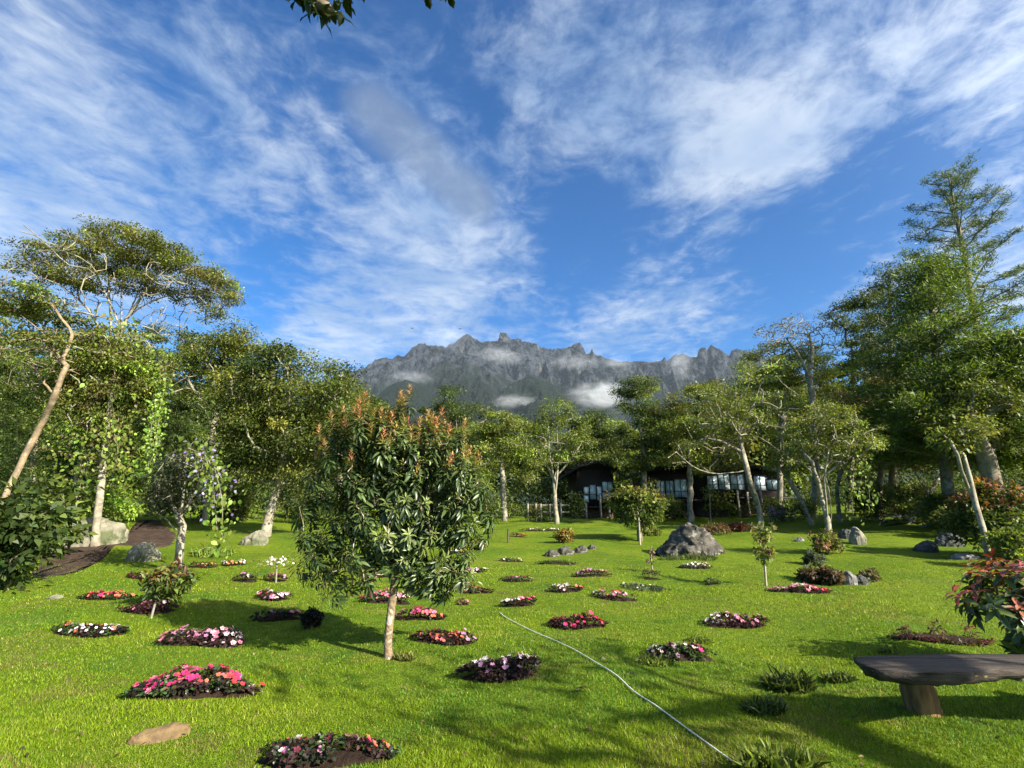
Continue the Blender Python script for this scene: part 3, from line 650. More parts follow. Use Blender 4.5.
tree('multi_stemmed_tree', 'tree with several slim white stems beside the small grey rock', (829, 534),
     [(822, 420, 30, 16), (850, 432, 26, 16), (800, 430, 22, 14), (835, 450, 34, 12), (868, 448, 18, 14), (805, 455, 18, 12), (850, 462, 18, 10)],
     [(827, 520), (822, 500), (817, 480), (812, 462)], [[(828, 528), (826, 500), (824, 480), (828, 455)], [(824, 480), (838, 465), (848, 450)], [(812, 462), (802, 452), (795, 440)], [(829, 530), (831, 505), (826, 478)], [(817, 480), (810, 470), (800, 462)]],
     n=100, per=85, rad=.45, flat=.45, L=.10, pal=OLIVE+PALE+MID, bare=[(825, 445, 40, 25)], nbare=60, R=.1, tip=.019, bark=M_BARK_PALE, seed=207, attach_from=.8, spacing=.28, dz=1.4)
tree('curved_tree', 'crooked tree with a curved stem on the right of the slim white stems', (840, 522), [(848, 445, 20, 12), (862, 455, 14, 12)],
     [(838, 505), (837, 488), (841, 472), (850, 458)], [[(841, 472), (836, 462), (838, 450)]], n=30, per=80, rad=.45, L=.12, pal=OLIVE+MID, R=.1, tip=.016, bark=M_BARK_MID, seed=209, attach_from=.8)
tree('leaning_tree', 'short leaning pale trunk left of the multi stemmed tree', (813, 525), [(785, 455, 22, 14), (775, 468, 14, 10), (800, 450, 14, 10)],
     [(806, 510), (798, 495), (789, 480), (780, 468)], [[(789, 480), (788, 468), (792, 455)]], n=34, per=80, rad=.45, L=.12, pal=LIGHT+MID, R=.11, tip=.016, bark=M_BARK_PALE, seed=211, attach_from=.8)
vine_curtain('hanging_vine', 'ivy curtain hanging right of the crooked curved stem', [[(858, 450), (862, 470), (858, 495)], [(864, 455), (868, 480), (870, 505)], [(855, 460), (852, 490), (853, 515)]], 20.5, 330, .2, .13, FRESH+LIGHT+MID, 23)

# --- right side: feathery conifer, pine, thick trunk
def needle_tree(name, label, px0, Y, trunk, limbs_spec, pal, seed, R, tuft, per, L, bark, spec_w=.07, base_py=520, dens=1.0):
    """trunk with explicit boughs; each bough (x0,y0 -> x1,y1, droop) carries needle tufts along its outer part"""
    rng = np.random.default_rng(seed); q = P(px0, base_py, Y); b0 = onground(q[0], Y)
    root = empty(name, b0, label, 'tree'); sk = Skel()
    tp = smooth_path([b0-np.array((0, 0, .1))]+[P(x, y, Y) for x, y in trunk], .6); ids = sk.path(tp); pts = []
    s = scale_at(P(trunk[-1][0], trunk[-1][1], Y))
    zs = np.array([p[2] for p in tp])
    for (f, length, az_, rise) in limbs_spec(rng):
        k = ids[int(f*(len(ids)-1))]; a = sk.p[k]; d = np.array((math.cos(az_), math.sin(az_), rise)); d = nrm(d)
        n = max(3, int(length/.35)); path = [a+d*length*t+np.array((0, 0, -.12*length*t*t+.18*length*max(0, t-.6)))+rng.normal(0, .05*length/n, 3) for t in (np.arange(n)+1)/n]
        nid = sk.path(path, k)
        for j, pth in enumerate(path):
            t = (j+1)/n
            if t > .3:
                for _ in range(max(1, int(2.2*dens*(1.3-.5*t)))):
                    sd_ = np.cross(d, (0, 0, 1)); e = pth+sd_*rng.normal(0, .2*length*(1.15-t)+.12)+np.array((0, 0, rng.normal(.05, .12)))
                    sk.path([(pth+e)/2+np.array((0, 0, .03)), e], nid[j]); pts.append(e)
    pts = np.array(pts); tb = Bag(); sk.mesh(tb, R, .012, 8, 1.25, ex=.42); tb.build('trunk', bark, root, True)
    cb = Bag(); n = len(pts); D = rng.normal(0, 1, (n, per, 3)); D[..., 2] = np.abs(D[..., 2])*.7+.1; D = nrm(D.reshape(-1, 3))
    pos = np.repeat(pts, per, 0)+rng.normal(0, tuft, (n*per, 3))*np.array((1, 1, .55)); N = rng.normal(0, 1, (n*per, 3))
    pal = np.array(pal); C = pal[np.repeat(rng.integers(0, len(pal), n), per)]*np.exp(rng.normal(0, .3, (n*per, 1)))
    leaves(cb, pos, D, N, L*np.exp(rng.normal(0, .2, n*per)), spec_w, C); cb.build('crown', M_LEAF, root)
def pine_limbs(rng):
    out = []
    for i in range(46):
        f = .45+.54*(i/46)**.9; t = (f-.45)/.55
        out.append((f, (1.0+3.4*(1-t)**.7)*rng.uniform(.6, 1.1), i*2.4+rng.uniform(-.4, .4), .35+.5*t+rng.uniform(-.1, .15)))
    return out
needle_tree('pine_tree', 'tall thin pine with open tufted branches rising above all other trees', 1000, 27, [(992, 470), (985, 380), (970, 290), (958, 225), (947, 168)], pine_limbs,
            [(.055, .085, .03), (.075, .11, .04), (.09, .13, .045)], 301, .19, .15, 44, .24, M_BARK_MID, .035, dens=1.15)
def conifer_limbs(w, n=90, lo=.22):
    def f(rng):
        out = []
        for i in range(n):
            u = lo+(.99-lo)*(i/n); t = (u-lo)/(1-lo)
            out.append((u, w*(.35+1.0*(1-t)**.75)*rng.uniform(.55, 1.1)*(1 if t > .1 else .8), i*2.4+rng.uniform(-.5, .5), .1+.35*t+rng.uniform(-.15, .2)))
        return out
    return f
CON = [(.070, .115, .012), (.098, .150, .015), (.122, .175, .020), (.052, .085, .012)]
needle_tree('conifer_tree', 'dense bright green feathery conifer in front of the tall pine', 950, 22, [(945, 460), (938, 380), (932, 310), (926, 258)], conifer_limbs(3.0), CON, 303, .24, .30, 46, .22, M_BARK_MID, .045, dens=1.25)
needle_tree('conifer_tree', 'bushy green conifer cut by the right edge of the picture', 1035, 20, [(1030, 460), (1024, 400), (1018, 330)], conifer_limbs(2.7, 70, .3), CON, 305, .22, .30, 46, .2, M_BARK_MID, .045, dens=1.2)
needle_tree('conifer_tree', 'darker conifer with ragged layers left of the bright feathery conifer', 893, 27, [(893, 470), (892, 400), (890, 330), (888, 268)], conifer_limbs(2.5, 60, .3), [(.032, .05, .016), (.048, .07, .02), (.066, .088, .026)], 307, .2, .3, 40, .22, M_BARK_MID, .045)
tree('stout_tree', 'stout mottled trunk standing behind the reddish shrub on the right', (996, 500),
     [(985, 400, 26, 20), (1012, 410, 24, 20), (960, 425, 22, 18), (1000, 440, 20, 10)],
     [(994, 485), (985, 455), (976, 430), (968, 405)], [[(985, 455), (1000, 440), (1012, 425)], [(976, 430), (962, 428), (950, 432)], [(976, 430), (984, 415), (990, 400)]],
     n=50, per=110, rad=.5, L=.13, pal=MID+OLIVE, R=.3, tip=.03, bark=M_BARK_MID, seed=309, Y=19, attach_from=.8, flare=1.15)
tree('leaning_tree', 'thin forked tree leaning right behind the white hydrangea bed', (905, 524), [(940, 440, 26, 16), (905, 435, 22, 16), (880, 450, 20, 14)],
     [(918, 508), (928, 495), (938, 480), (946, 466)], [[(926, 498), (918, 478), (908, 458), (900, 445)], [(923, 500), (927, 480), (924, 462)]], n=50, per=100, rad=.55, L=.14, pal=OLIVE+BROWN, R=.09, tip=.018, bark=M_BARK_PALE, seed=311, attach_from=.85)
tree('leaning_tree', 'pale pole like bare trunk leaning left over the reddish shrub', (990, 562), [(955, 440, 16, 12), (968, 432, 16, 10)],
     [(982, 528), (975, 505), (968, 488), (961, 470)], [[(975, 505), (970, 478), (964, 455)]], n=18, per=70, rad=.35, L=.1, pal=MID+OLIVE, R=.065, tip=.02, bark=M_BARK_PALE, seed=313, attach_from=.9, flare=1.05)

# --- the wood behind, one mass
rng = np.random.default_rng(77); fb = Bag()
for i in range(150):
    Y = rng.uniform(46, 95); x = rng.uniform(-1.25, 1.25)*Y; pxx = 512+500*x/Y*math.cos(PITCH)
    topy = float(np.interp(pxx, [0, 100, 230, 330, 370, 450, 500, 560, 630, 700, 760, 830, 900, 1024], [330, 340, 370, 395, 422, 418, 428, 428, 410, 402, 385, 365, 350, 340]))+rng.uniform(0, 32)
    topz = CAMZ+(Y)*(ray(512, topy)[2]/ray(512, topy)[1]); zb = float(g(x, Y)); h = max(3.5, topz-zb)
    k = 26; v = rng.normal(size=(k, 3)); v = nrm(v)*(rng.random((k, 1))**.35)
    pts = np.array((x, Y, zb+h*.58))+v*np.array((h*.33, h*.33, h*.42))
    clump_leaves(fb, rng, pts, 46, h*.13, .7, .017*Y*.62, .55, [DARK, MID, OLIVE, MID+LIGHT][i % 4])
tag(fb.build('forest', M_LEAF), 'dense green wood closing off the lawn in the distance', 'wood', kind='stuff')
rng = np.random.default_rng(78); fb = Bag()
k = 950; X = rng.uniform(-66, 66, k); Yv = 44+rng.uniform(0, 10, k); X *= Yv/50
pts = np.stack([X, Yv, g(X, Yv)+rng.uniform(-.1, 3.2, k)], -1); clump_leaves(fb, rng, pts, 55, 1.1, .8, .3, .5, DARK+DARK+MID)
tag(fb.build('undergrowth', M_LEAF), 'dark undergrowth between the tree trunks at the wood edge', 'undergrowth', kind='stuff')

# ------------------------------------------------------------------ chalets
def mat_plain(name, c, rough=.6, spec=.3, s=8, v=.25, stretch=(1, 1, 1), bstr=.2):
    return mat_noise(name, tuple(np.array(c)*(1-v)), tuple(np.array(c)*(1+v)), s, rough, spec, stretch=stretch, bstr=bstr, bdist=.01)
M_DARKWOOD = mat_plain('dark stained timber', (.018, .0145, .0125), .7, .2, 4, .35, (6, 6, .6))
M_ROOF = mat_plain('black shingle roof', (.018, .018, .02), .85, .15, 7, .4)
M_PLINTH = mat_plain('brown brick plinth', (.10, .055, .042), .85, .2, 5, .3)
M_FRAME = mat_plain('dark window frame', (.03, .03, .032), .5, .3)
M_POST = mat_plain('weathered pale post', (.21, .19, .155), .8, .2, 6, .3)
m, t = new_mat('curtained glass with painted reflections'); co = t.new('ShaderNodeTexCoord').outputs['Object']
cu = t.noise(t.vmath('MULTIPLY', co, (9, 9, .5)), 1.6, 3, .5); c = t.mix(cu, (.55, .66, .71), (.84, .89, .91))  # pale curtains, with reflected sky painted into the bluish base
c = t.mix(t.sstep(t.noise(t.vmath('MULTIPLY', co, (1.6, 1.6, .9)), 1.1, 4, .7), .46, .60), (.30, .40, .44), c)  # darker blotches painted in as reflections on the panes
p = t.new('ShaderNodeBsdfPrincipled'); t.put(p.inputs['Base Color'], c); p.inputs['Roughness'].default_value = .12; p.inputs['Specular IOR Level'].default_value = .6
p.inputs['Coat Weight'].default_value = .4; p.inputs['Coat Roughness'].default_value = .03; finish(t, p.outputs[0]); M_GLASS = m

def chalet(label, Y, x0, x1, yfloor, ytop, wins, roof_pts, yaw=0.0, depth=6.0, posts=(), plinth=True, opening=None):
    """front wall spans pixels x0..x1 at depth Y; wins (xa,ya,xb,yb[,split]) are pixels on that wall"""
    xc = (x0+x1)/2; q = P(xc, yfloor, Y); b0 = onground(q[0], Y); root = empty('chalet', b0, label, 'house')
    A = P(x0, yfloor, Y); B = P(x1, ytop, Y); wb = Bag()
    wb.box((A[0], Y, A[2]-.02), (B[0], Y+depth, B[2])); wb.build('wall', M_DARKWOOD, root)
    if plinth:
        pb = Bag(); pb.box((A[0]+.1, Y+.15, b0[2]-.3), (B[0]-.1, Y+depth-.2, A[2]-.022)); pb.build('plinth', M_PLINTH, root)
    db = Bag(); db.box((A[0]-.3, Y-.9, A[2]-.14), (B[0]+.3, Y-.003, A[2]-.02)); db.build('deck', M_DARKWOOD, root)
    for w in wins:
        a = P(w[0], w[3], Y); b = P(w[2], w[1], Y); fr = Bag(); e = .06
        fr.box((a[0]-e, Y-.07, a[2]-e), (b[0]+e, Y-.003, a[2])); fr.box((a[0]-e, Y-.07, b[2]), (b[0]+e, Y-.003, b[2]+e))
        fr.box((a[0]-e, Y-.07, a[2]), (a[0], Y-.003, b[2])); fr.box((b[0], Y-.07, a[2]), (b[0]+e, Y-.003, b[2]))
        if b[0]-a[0] > .45: xm = a[0]+(b[0]-a[0])*.5; fr.box((xm-.025, Y-.062, a[2]), (xm+.025, Y-.003, b[2]))
        if b[2]-a[2] > .8: zm = a[2]+(b[2]-a[2])*.32; fr.box((a[0], Y-.058, zm-.02), (b[0], Y-.003, zm+.02))
        wo_ = fr.build('window', M_FRAME, root); pn = Bag(); pn.box((a[0], Y-.045, a[2]), (b[0], Y-.03, b[2]))
        o = pn.build('pane', M_GLASS); o.parent = wo_; o.matrix_parent_inverse = wo_.matrix_world.inverted()
        o.location = tuple(-np.array(root.location)); 
    # roof: front outline in pixels, swept back
    rp = [P(x, y, Y-.45) for x, y in roof_pts]; n = len(rp); th = .22; V = []
    for yy in (Y-.45, Y+depth+.6):
        for p_ in rp: V.append((p_[0], yy, p_[2]))
        for p_ in rp: V.append((p_[0], yy, p_[2]-th))
    F = []
    for i in range(n-1):
        F += [(i, i+1, 2*n+i+1, 2*n+i), (n+i+1, n+i, 3*n+i, 3*n+i+1), (i+1, i, n+i, n+i+1), (2*n+i, 2*n+i+1, 3*n+i+1, 3*n+i)]
    F += [(0, 2*n, 3*n, n), (2*n-1, 4*n-1, 3*n-1, n-1)]
    mesh('roof', V, np.array(F), M_ROOF, root)
    if opening:
        a = P(opening[0], opening[3], Y-.02); b = P(opening[2], opening[1], Y-.02); ob = Bag(); ob.box((a[0], Y-.05, b0[2]-.05), (b[0], Y+.1, b[2])); ob.build('dark_opening', M_ROOF, root)  # black slab standing in for the shade inside an opening
    for (x, y0) in posts:
        a = P(x, y0, Y-.95); zb = float(g(a[0], Y-.95)); pb = Bag(); pb.box((a[0]-.06, Y-1.01, zb-.1), (a[0]+.06, Y-.89, a[2])); pb.build('post', M_POST, root)
    # gable infill between wall top and roof
    gb = Bag(); rp2 = [P(x, y, Y-.45) for x, y in roof_pts]
    V = [(p_[0], Y+.3, p_[2]-th-.004) for p_ in rp2 if A[0]-2 <= p_[0] <= B[0]+2]; V2 = [(v[0], Y+.3, B[2]-.02) for v in V]; k = len(V)
    if k >= 2:
        VV = V+V2+[(v[0], Y+.5, v[2]) for v in V+V2]; F = [(i, i+1, k+i+1, k+i) for i in range(k-1)]+[(2*k+i+1, 2*k+i, 3*k+i, 3*k+i+1) for i in range(k-1)]
        mesh('gable', VV, np.array(F), M_DARKWOOD, root)
    return root
CY = 35.0
chalet('dark timber chalet with tall white curtained panes and steep roof', CY, 578, 613, 506, 470,
       [(584, 487, 588.5, 494), (584, 495.5, 588.5, 502), (590, 485, 595.5, 499), (597, 486.5, 601, 500), (602.5, 482, 612, 491), (602.5, 492.5, 612, 499.5)],
       [(566, 474), (580, 463), (600, 460), (618, 468)], posts=((586, 503), (600, 493), (609, 503)))
chalet('middle dark chalet with three tall pale blue panes above the hedge', CY, 654, 692, 499, 474,
       [(657, 481, 664, 497), (666.5, 481, 673, 497), (675, 479.5, 686, 497)], [(646, 471), (662, 465), (688, 464), (700, 470)], posts=((656, 498), (690, 499)), opening=(678, 499, 690, 512))
chalet('long right hand chalet with a row of pale panes half hidden by trees', CY, 697, 782, 497, 470,
       [(708, 476, 717, 489), (719, 474.5, 729, 489), (731, 474.5, 743, 489), (755, 476, 765, 490), (767, 480, 777, 489)], [(696, 470), (722, 465), (760, 465), (788, 471)], posts=((737, 490), (747, 492), (760, 490)))

# fence left of the chalets
b0 = onground(P(545, 515, 31)[0], 31); root = empty('fence', b0, 'low weathered rail fence left of the first chalet', 'fence')
fx = [P(x, 512, 31)[0] for x in (528, 536, 541, 550, 561, 572)]
for x in fx:
    b = Bag(); z = float(g(x, 31)); b.box((x-.045, 30.955, z-.1), (x+.045, 31.045, z+1.05)); b.build('post', M_POST, root)
for z in (.5, .9):
    b = Bag(); b.box((fx[0]-.3, 31.05, float(g(fx[0], 31))+z), (fx[-1]+.3, 31.11, float(g(fx[0], 31))+z+.1)); b.build('rail', M_POST, root)

# shrubs by the house and round the lawn edge
RED = [(.11, .035, .02), (.08, .03, .018), (.06, .04, .018)]; ORANGE = [(.22, .09, .02), (.17, .07, .02), (.14, .10, .03)]
SH = [('red tipped round shrub in front of the gap between two chalets', 640, 541, 66, 54, MID+DARK, .13, 60, 70, ORANGE[1:]+OLIVE, .28),
      ('dark green hedge bush under the middle chalet', 668, 521, 42, 26, DARK+MID, .14, 36, 60, None, 0),
      ('slim dark cypress left of the first chalet', 577, 522, 14, 34, DARK, .12, 30, 70, None, 0),
      ('ochre bush at the foot of the fence', 602, 517, 24, 12, OLIVE+ORANGE, .12, 20, 50, None, 0),
      ('yellow leaved bush beside the slim cypress', 566, 516, 22, 12, [(.2, .18, .02), (.15, .16, .02)]+MID, .12, 20, 50, None, 0),
      ('green bush beneath the fence', 541, 521, 40, 16, MID+OLIVE, .12, 28, 55, None, 0),
      ('small green bush at the far left of the fence', 510, 518, 36, 14, DARK+MID, .12, 28, 55, None, 0),
      ('bushy green hedge under the long chalet', 724, 517, 54, 27, MID+LIGHT[:1], .13, 40, 60, None, 0),
      ('dark hedge bush at the foot of the white limbed tree', 768, 516, 40, 20, DARK+MID, .13, 26, 60, None, 0),
      ('low olive bush in front of the red tipped round shrub', 652, 536, 20, 10, LIGHT+OLIVE, .09, 18, 50, None, 0),
      ('dark red low hedge behind the boulder', 738, 532, 20, 9, RED, .08, 24, 60, None, 0),
      ('rust red low hedge touching the boulder top', 716, 534, 34, 10, RED+BROWN, .08, 30, 60, None, 0),
      ('mauve flowering bush left of the leaning pale trunk', 783, 522, 30, 16, DARK+[(.3, .24, .36), (.36, .3, .42)], .11, 26, 55, None, 0),
      ('yellow green bush behind the slim white stems', 806, 520, 30, 22, LIGHT+PALE, .13, 26, 55, None, 0),
      ('pink leaved bush at the foot of the slim white stems', 829, 554, 34, 22, [(.24, .08, .07), (.3, .14, .12), (.1, .06, .03)]+MID, .09, 30, 55, None, 0),
      ('blue green bush at the wood edge right of the grove', 885, 512, 50, 32, [(.025, .06, .035), (.035, .075, .04)]+DARK, .16, 34, 60, None, 0),
      ('dark bush behind the white hydrangeas', 925, 510, 60, 30, DARK+MID, .14, 34, 60, None, 0),
      ('yellow flecked bush right of the white hydrangeas', 945, 528, 56, 32, MID+[(.2, .22, .06)], .12, 34, 60, None, 0),
      ('large rusty red shrub at the right edge beside the leaning pole', 1000, 556, 84, 72, DARK+MID, .12, 80, 80, RED[:1]+ORANGE+[(.16, .05, .025)], 0),
      ('green shrub low at the right edge under the rusty shrub', 1020, 566, 50, 36, MID+LIGHT, .11, 34, 60, None, 0),
      ('orange yellow bush behind the stone heap', 563, 542, 24, 12, ORANGE+[(.22, .2, .04)], .08, 24, 55, None, 0),
      ('dull heather clump right of the bright pink bed', 822, 583, 40, 14, [(.13, .08, .05), (.10, .07, .04), (.08, .09, .03)], .10, 40, 60, None, 0),
      ('low grey green clump behind the heather', 815, 565, 22, 12, [(.08, .1, .06), (.1, .11, .08)], .07, 20, 50, None, 0),
      ('small brown clump right of the grey stone', 872, 581, 18, 9, [(.13, .1, .05), (.08, .09, .03)], .08, 16, 50, None, 0),
      ('black leaved low bush beside the dark flower row in the shade', 311, 628, 20, 17, [(.012, .014, .01), (.02, .018, .014)], .035, 40, 70, None, 0),
      ('yellow green bush at the far right of the stone heap bed', 478, 550, 20, 10, OLIVE+[(.25, .2, .03)], .07, 20, 50, None, 0),
      ('dark bush at the wood edge behind the central young tree', 440, 518, 90, 40, DARK+MID, .14, 50, 60, None, 0),
      ('green bush right of the central young tree at the wood edge', 492, 517, 40, 22, MID+DARK, .13, 30, 60, None, 0)]
for i, (lb, x, y, w, h, pal, L, n, per, top, lift) in enumerate(SH): shrub('shrub', lb, x, y, w, h, pal, 400+i, L, n, per, .5, top=top, lift=lift, stem_r=.09 if lift else .02)
BORDER = [('tall dark bush closing the gap under the conifers left of the stout trunk', 962, 527, 60, 40, DARK+MID), ('olive bush under the right hand trees between the dark trunks', 912, 521, 56, 40, OLIVE+MID), ('dull green bush beneath the olive brown tree', 872, 520, 46, 38, MID+DARK),
          ('leafy bush in front of the stout trunk base', 1008, 531, 60, 44, MID+OLIVE), ('grey green bush between the yellow flecked bush and the rusty shrub', 968, 536, 50, 30, OLIVE+DARK), ('dark bush at the wood edge right of the broad tree', 330, 520, 50, 34, DARK+MID),
          ('dense bush behind the round cream rock', 285, 518, 50, 36, DARK+MID+OLIVE), ('low tangled bush left of the bent pale trunk', 228, 522, 50, 40, MID+OLIVE), ('shaggy bush between the path and the wood', 165, 516, 60, 44, MID+DARK), ('leaning fern like bush above the wide pale rock', 100, 532, 60, 50, FRESH+MID)]
for i, (lb, x, y, w, h, pal) in enumerate(BORDER): shrub('shrub', lb, x, y, w, h, pal, 500+i, .12, 46, 90, .45)
shrub('shrub', 'small red edged shrub behind the dark maroon bed on the left', 163, 603, 46, 34, MID+[(.05, .09, .03)], 451, .1, 34, 26, .4, fine=True, top=RED+ORANGE)

# ------------------------------------------------------------------ rocks
PROFS = [[(-1, 0), (-.85, .35), (-.55, .62), (-.2, .95), (.0, 1), (.35, .8), (.7, .62), (.92, .3), (1, 0)], [(-1, 0), (-.9, .5), (-.6, .8), (-.15, 1), (.3, .92), (.65, .55), (.95, .3), (1, 0)],
         [(-1, 0), (-.92, .3), (-.6, .5), (-.2, .72), (.25, 1), (.6, .95), (.9, .5), (1, 0)]]
def rock(name, label, pxc, pyb, wpx, hpx, mat, seed, depth=.8, jag=.25, cat='rock', rotate=0.0, prof=None, power=.55):
    b0 = G(pxc, pyb); s = scale_at(b0); pr = np.array(prof or PROFS[seed % 3], float); nu, nv = 64, 36
    u = np.cos(np.linspace(math.pi, 0, nu)); hh = np.interp(u, pr[:, 0], pr[:, 1]); wv_ = np.clip(1-np.abs(u)**2.4, 0, 1)**.6*.95+.02
    ph = np.linspace(-.25, math.pi+.25, nv); a = wpx*s/2; hz = hpx*s
    cy = np.sign(np.cos(ph))*np.abs(np.cos(ph))**.8; sz = np.sign(np.sin(ph))*np.abs(np.sin(ph))**power
    V = np.stack([np.repeat(u[:, None]*a, nv, 1), -wv_[:, None]*a*depth*cy[None], (hh[:, None]+.03)*hz*sz[None]], -1).reshape(-1, 3)
    k = 2.6/max(a, .05); off = Vector((seed*1.7, seed*.3, seed*.11)); D = np.zeros((len(V), 3))
    for i, v in enumerate(V):
        q = Vector(v)*k+off; c_ = mnoise.cell_vector(q*1.1+mnoise.noise_vector(q*.8)*.7)
        D[i] = np.array(c_)*.10-np.array(.05)+np.array(mnoise.noise_vector(q*1.3))*.22+np.array(mnoise.noise_vector(q*3.7))*.10+np.array(mnoise.noise_vector(q*9))*.04
    V = V+D*min(a, hz*1.6)*jag*2.0
    V[:, 2] *= hz/max(V[:, 2].max(), 1e-6); V = V @ rotz(rotate).T
    F = np.array([(i*nv+j, (i+1)*nv+j, (i+1)*nv+j+1, i*nv+j+1) for i in range(nu-1) for j in range(nv-1)])
    o = mesh(name, V-np.array((0, 0, .01)), F, mat); o.location = tuple(b0); tag(o, label, cat); return o
rock('boulder', 'large cracked grey boulder on the lawn below the middle chalet', 690, 554, 66, 31, M_BOULDER, 11, .75, .3, 'boulder', prof=[(-1, 0), (-.75, .28), (-.4, .66), (-.08, .98), (.03, 1), (.3, .84), (.42, .72), (.72, .5), (.9, .25), (1, 0)], power=.9)
rock('rock', 'wide pale rock behind the foot of the umbrella tree', 93, 543, 60, 26, M_ROCK_PALE, 12, .8)
rock('rock', 'pale mottled rock with dark plants on the left lawn', 143, 560, 30, 18, M_ROCK_PALE, 13, .8)
rock('rock', 'round cream rock beside the bent pale trunk', 254, 544, 26, 14, M_ROCK_PALE, 14, .9)
rock('rock', 'upright pale stone at the foot of the slim white stems', 858, 544, 16, 17, M_ROCK_PALE, 15, .8)
rock('rock', 'brown rock left of the upright pale stone', 848, 539, 18, 10, M_ROCK_DARK, 16, .8)
rock('rock', 'dark rounded rock in the shaded lawn on the right', 926, 551, 22, 11, M_ROCK_DARK, 17, .8)
rock('rock', 'long slanted dark rock below the yellow flecked bush', 950, 546, 30, 14, M_ROCK_DARK, 18, .6)
rock('rock', 'flat grey rock next to the shaded right lawn edge', 966, 559, 26, 6, M_ROCK, 19, .7)
rock('rock', 'pale flat rock at the end of the white hydrangeas', 928, 527, 16, 4, M_ROCK_PALE, 20, .7)
rock('rock', 'black and white stone right of the heather clump', 850, 584, 16, 13, M_ROCK, 21, .8)
rock('rock', 'small dark stone joined to the black and white stone', 861, 584, 16, 9, M_ROCK_DARK, 22, .8)
rock('rock', 'half buried grey slab in the lawn left of the pink leaved bush', 799, 541, 10, 4, M_ROCK, 23, .8)
rock('stone', 'pale flat stone low in the far left lawn', 55, 598, 14, 4, M_ROCK_PALE, 24, .8, cat='stone')
rock('stone', 'small bright stone beside the white hose', 603, 659, 5, 3, M_ROCK_PALE, 25, .8, cat='stone')
M_OCHRE = mat_noise('ochre sandstone', (.17, .115, .05), (.10, .065, .035), 9, c3=(.20, .14, .08), s3=4, bstr=.5)
rock('stone', 'flat ochre stone lying before the magenta flower bed', 159, 739, 52, 13, M_OCHRE, 26, .36, cat='stone', rotate=.62, jag=.13, prof=[(-1, .35), (-.9, .7), (-.3, .9), (.4, 1), (.9, .8), (1, .4)], power=.35)
for i, (lb, x, y, w, h) in enumerate([('left pale stone of the heap behind the low dark strip', 552, 556, 16, 7), ('middle flat stone of the heap behind the low dark strip', 566, 554, 18, 8), ('right white stone of the heap behind the low dark strip', 580, 552, 16, 7), ('last small stone of the heap behind the low dark strip', 592, 549, 10, 5)]):
    rock('stone', lb, x, y, w, h, M_BOULDER, 30+i, .8, group if False else .25, 'stone')

# ------------------------------------------------------------------ bare earth on the left
def patch(name, label, poly, mat, seed, kind='structure', cat='earth', lift=.015):
    pts = np.array([G(x, y)[:2] for x, y in poly]); pts = smooth_path(np.concatenate([np.c_[pts, np.zeros(len(pts))], [[*pts[0], 0]]]), .25)[:-1, :2]
    rng = np.random.default_rng(seed); pts += rng.normal(0, .04, pts.shape); c = pts.mean(0); V = []; rings = 10; n = len(pts)
    for k in range(rings+1):
        f = 1-k/rings*.98; q = c+(pts-c)*f; V.append(np.c_[q, g(q[:, 0], q[:, 1])+lift*min(1, k*3)-.01*(k == 0)])
    V = np.concatenate(V); F = np.array([(k*n+i, k*n+(i+1) % n, (k+1)*n+(i+1) % n, (k+1)*n+i) for k in range(rings) for i in range(n)])
    b0 = onground(*c); o = mesh(name, V-b0, F, mat, smooth=True); o.location = tuple(b0); tag(o, label, cat, kind=kind); return o
M_EARTH = mat_noise('bare red brown earth', (.066, .045, .032), (.036, .025, .018), 5, rough=.95, spec=.08, bstr=.9, bdist=.03, bscale=24)
patch('path', 'bare brown earth strip winding past the pale rock', [(22, 581), (60, 580), (82, 566), (90, 553), (118, 546), (165, 548), (178, 540), (172, 530), (150, 519), (138, 522), (138, 538), (100, 543), (58, 545), (40, 560)], M_EARTH, 3)

# ------------------------------------------------------------------ flower beds
DK = [(.03, .016, .014), (.045, .02, .018), (.025, .03, .014), (.02, .016, .012)]; GR = [(.035, .07, .018), (.05, .09, .02), (.03, .05, .02)]
MAG = (.66, .035, .17); PINK = (.60, .19, .30); PALEP = (.74, .50, .54); WHITE = (.74, .66, .68); CORAL = (.72, .16, .10); ORG = (.55, .2, .08); MAUVE = (.46, .22, .38); MAR = (.16, .03, .05); REDP = (.62, .05, .07)
BLOSSOM = {}; BIG = {41: 2.2}
def blossom_geo(r):
    V = [(0, 0, 0)]; F = []
    for k in range(5):
        a = k*2*math.pi/5
        for da, rr_, z in ((-.55, .75, .12), (-.25, 1.0, .18), (.25, 1.0, .18), (.55, .75, .12)): V.append((rr_*r*math.cos(a+da), rr_*r*math.sin(a+da), z*r*2))
        b = 1+4*k; F.append((0, b, b+1)); F.append((0, b+1, b+2)); F.append((0, b+2, b+3))
    return np.array(V), np.array(F)
def blossom_mesh(c):
    if c not in BLOSSOM:
        V, F = blossom_geo(1.0); cc = np.tile(np.array(c), (len(V), 1)); cc[0] *= .6; o = mesh('blossom', V, F, M_PETAL, cols=cc); me = o.data; bpy.data.objects.remove(o); BLOSSOM[c] = me
    return BLOSSOM[c]
BEDS = []
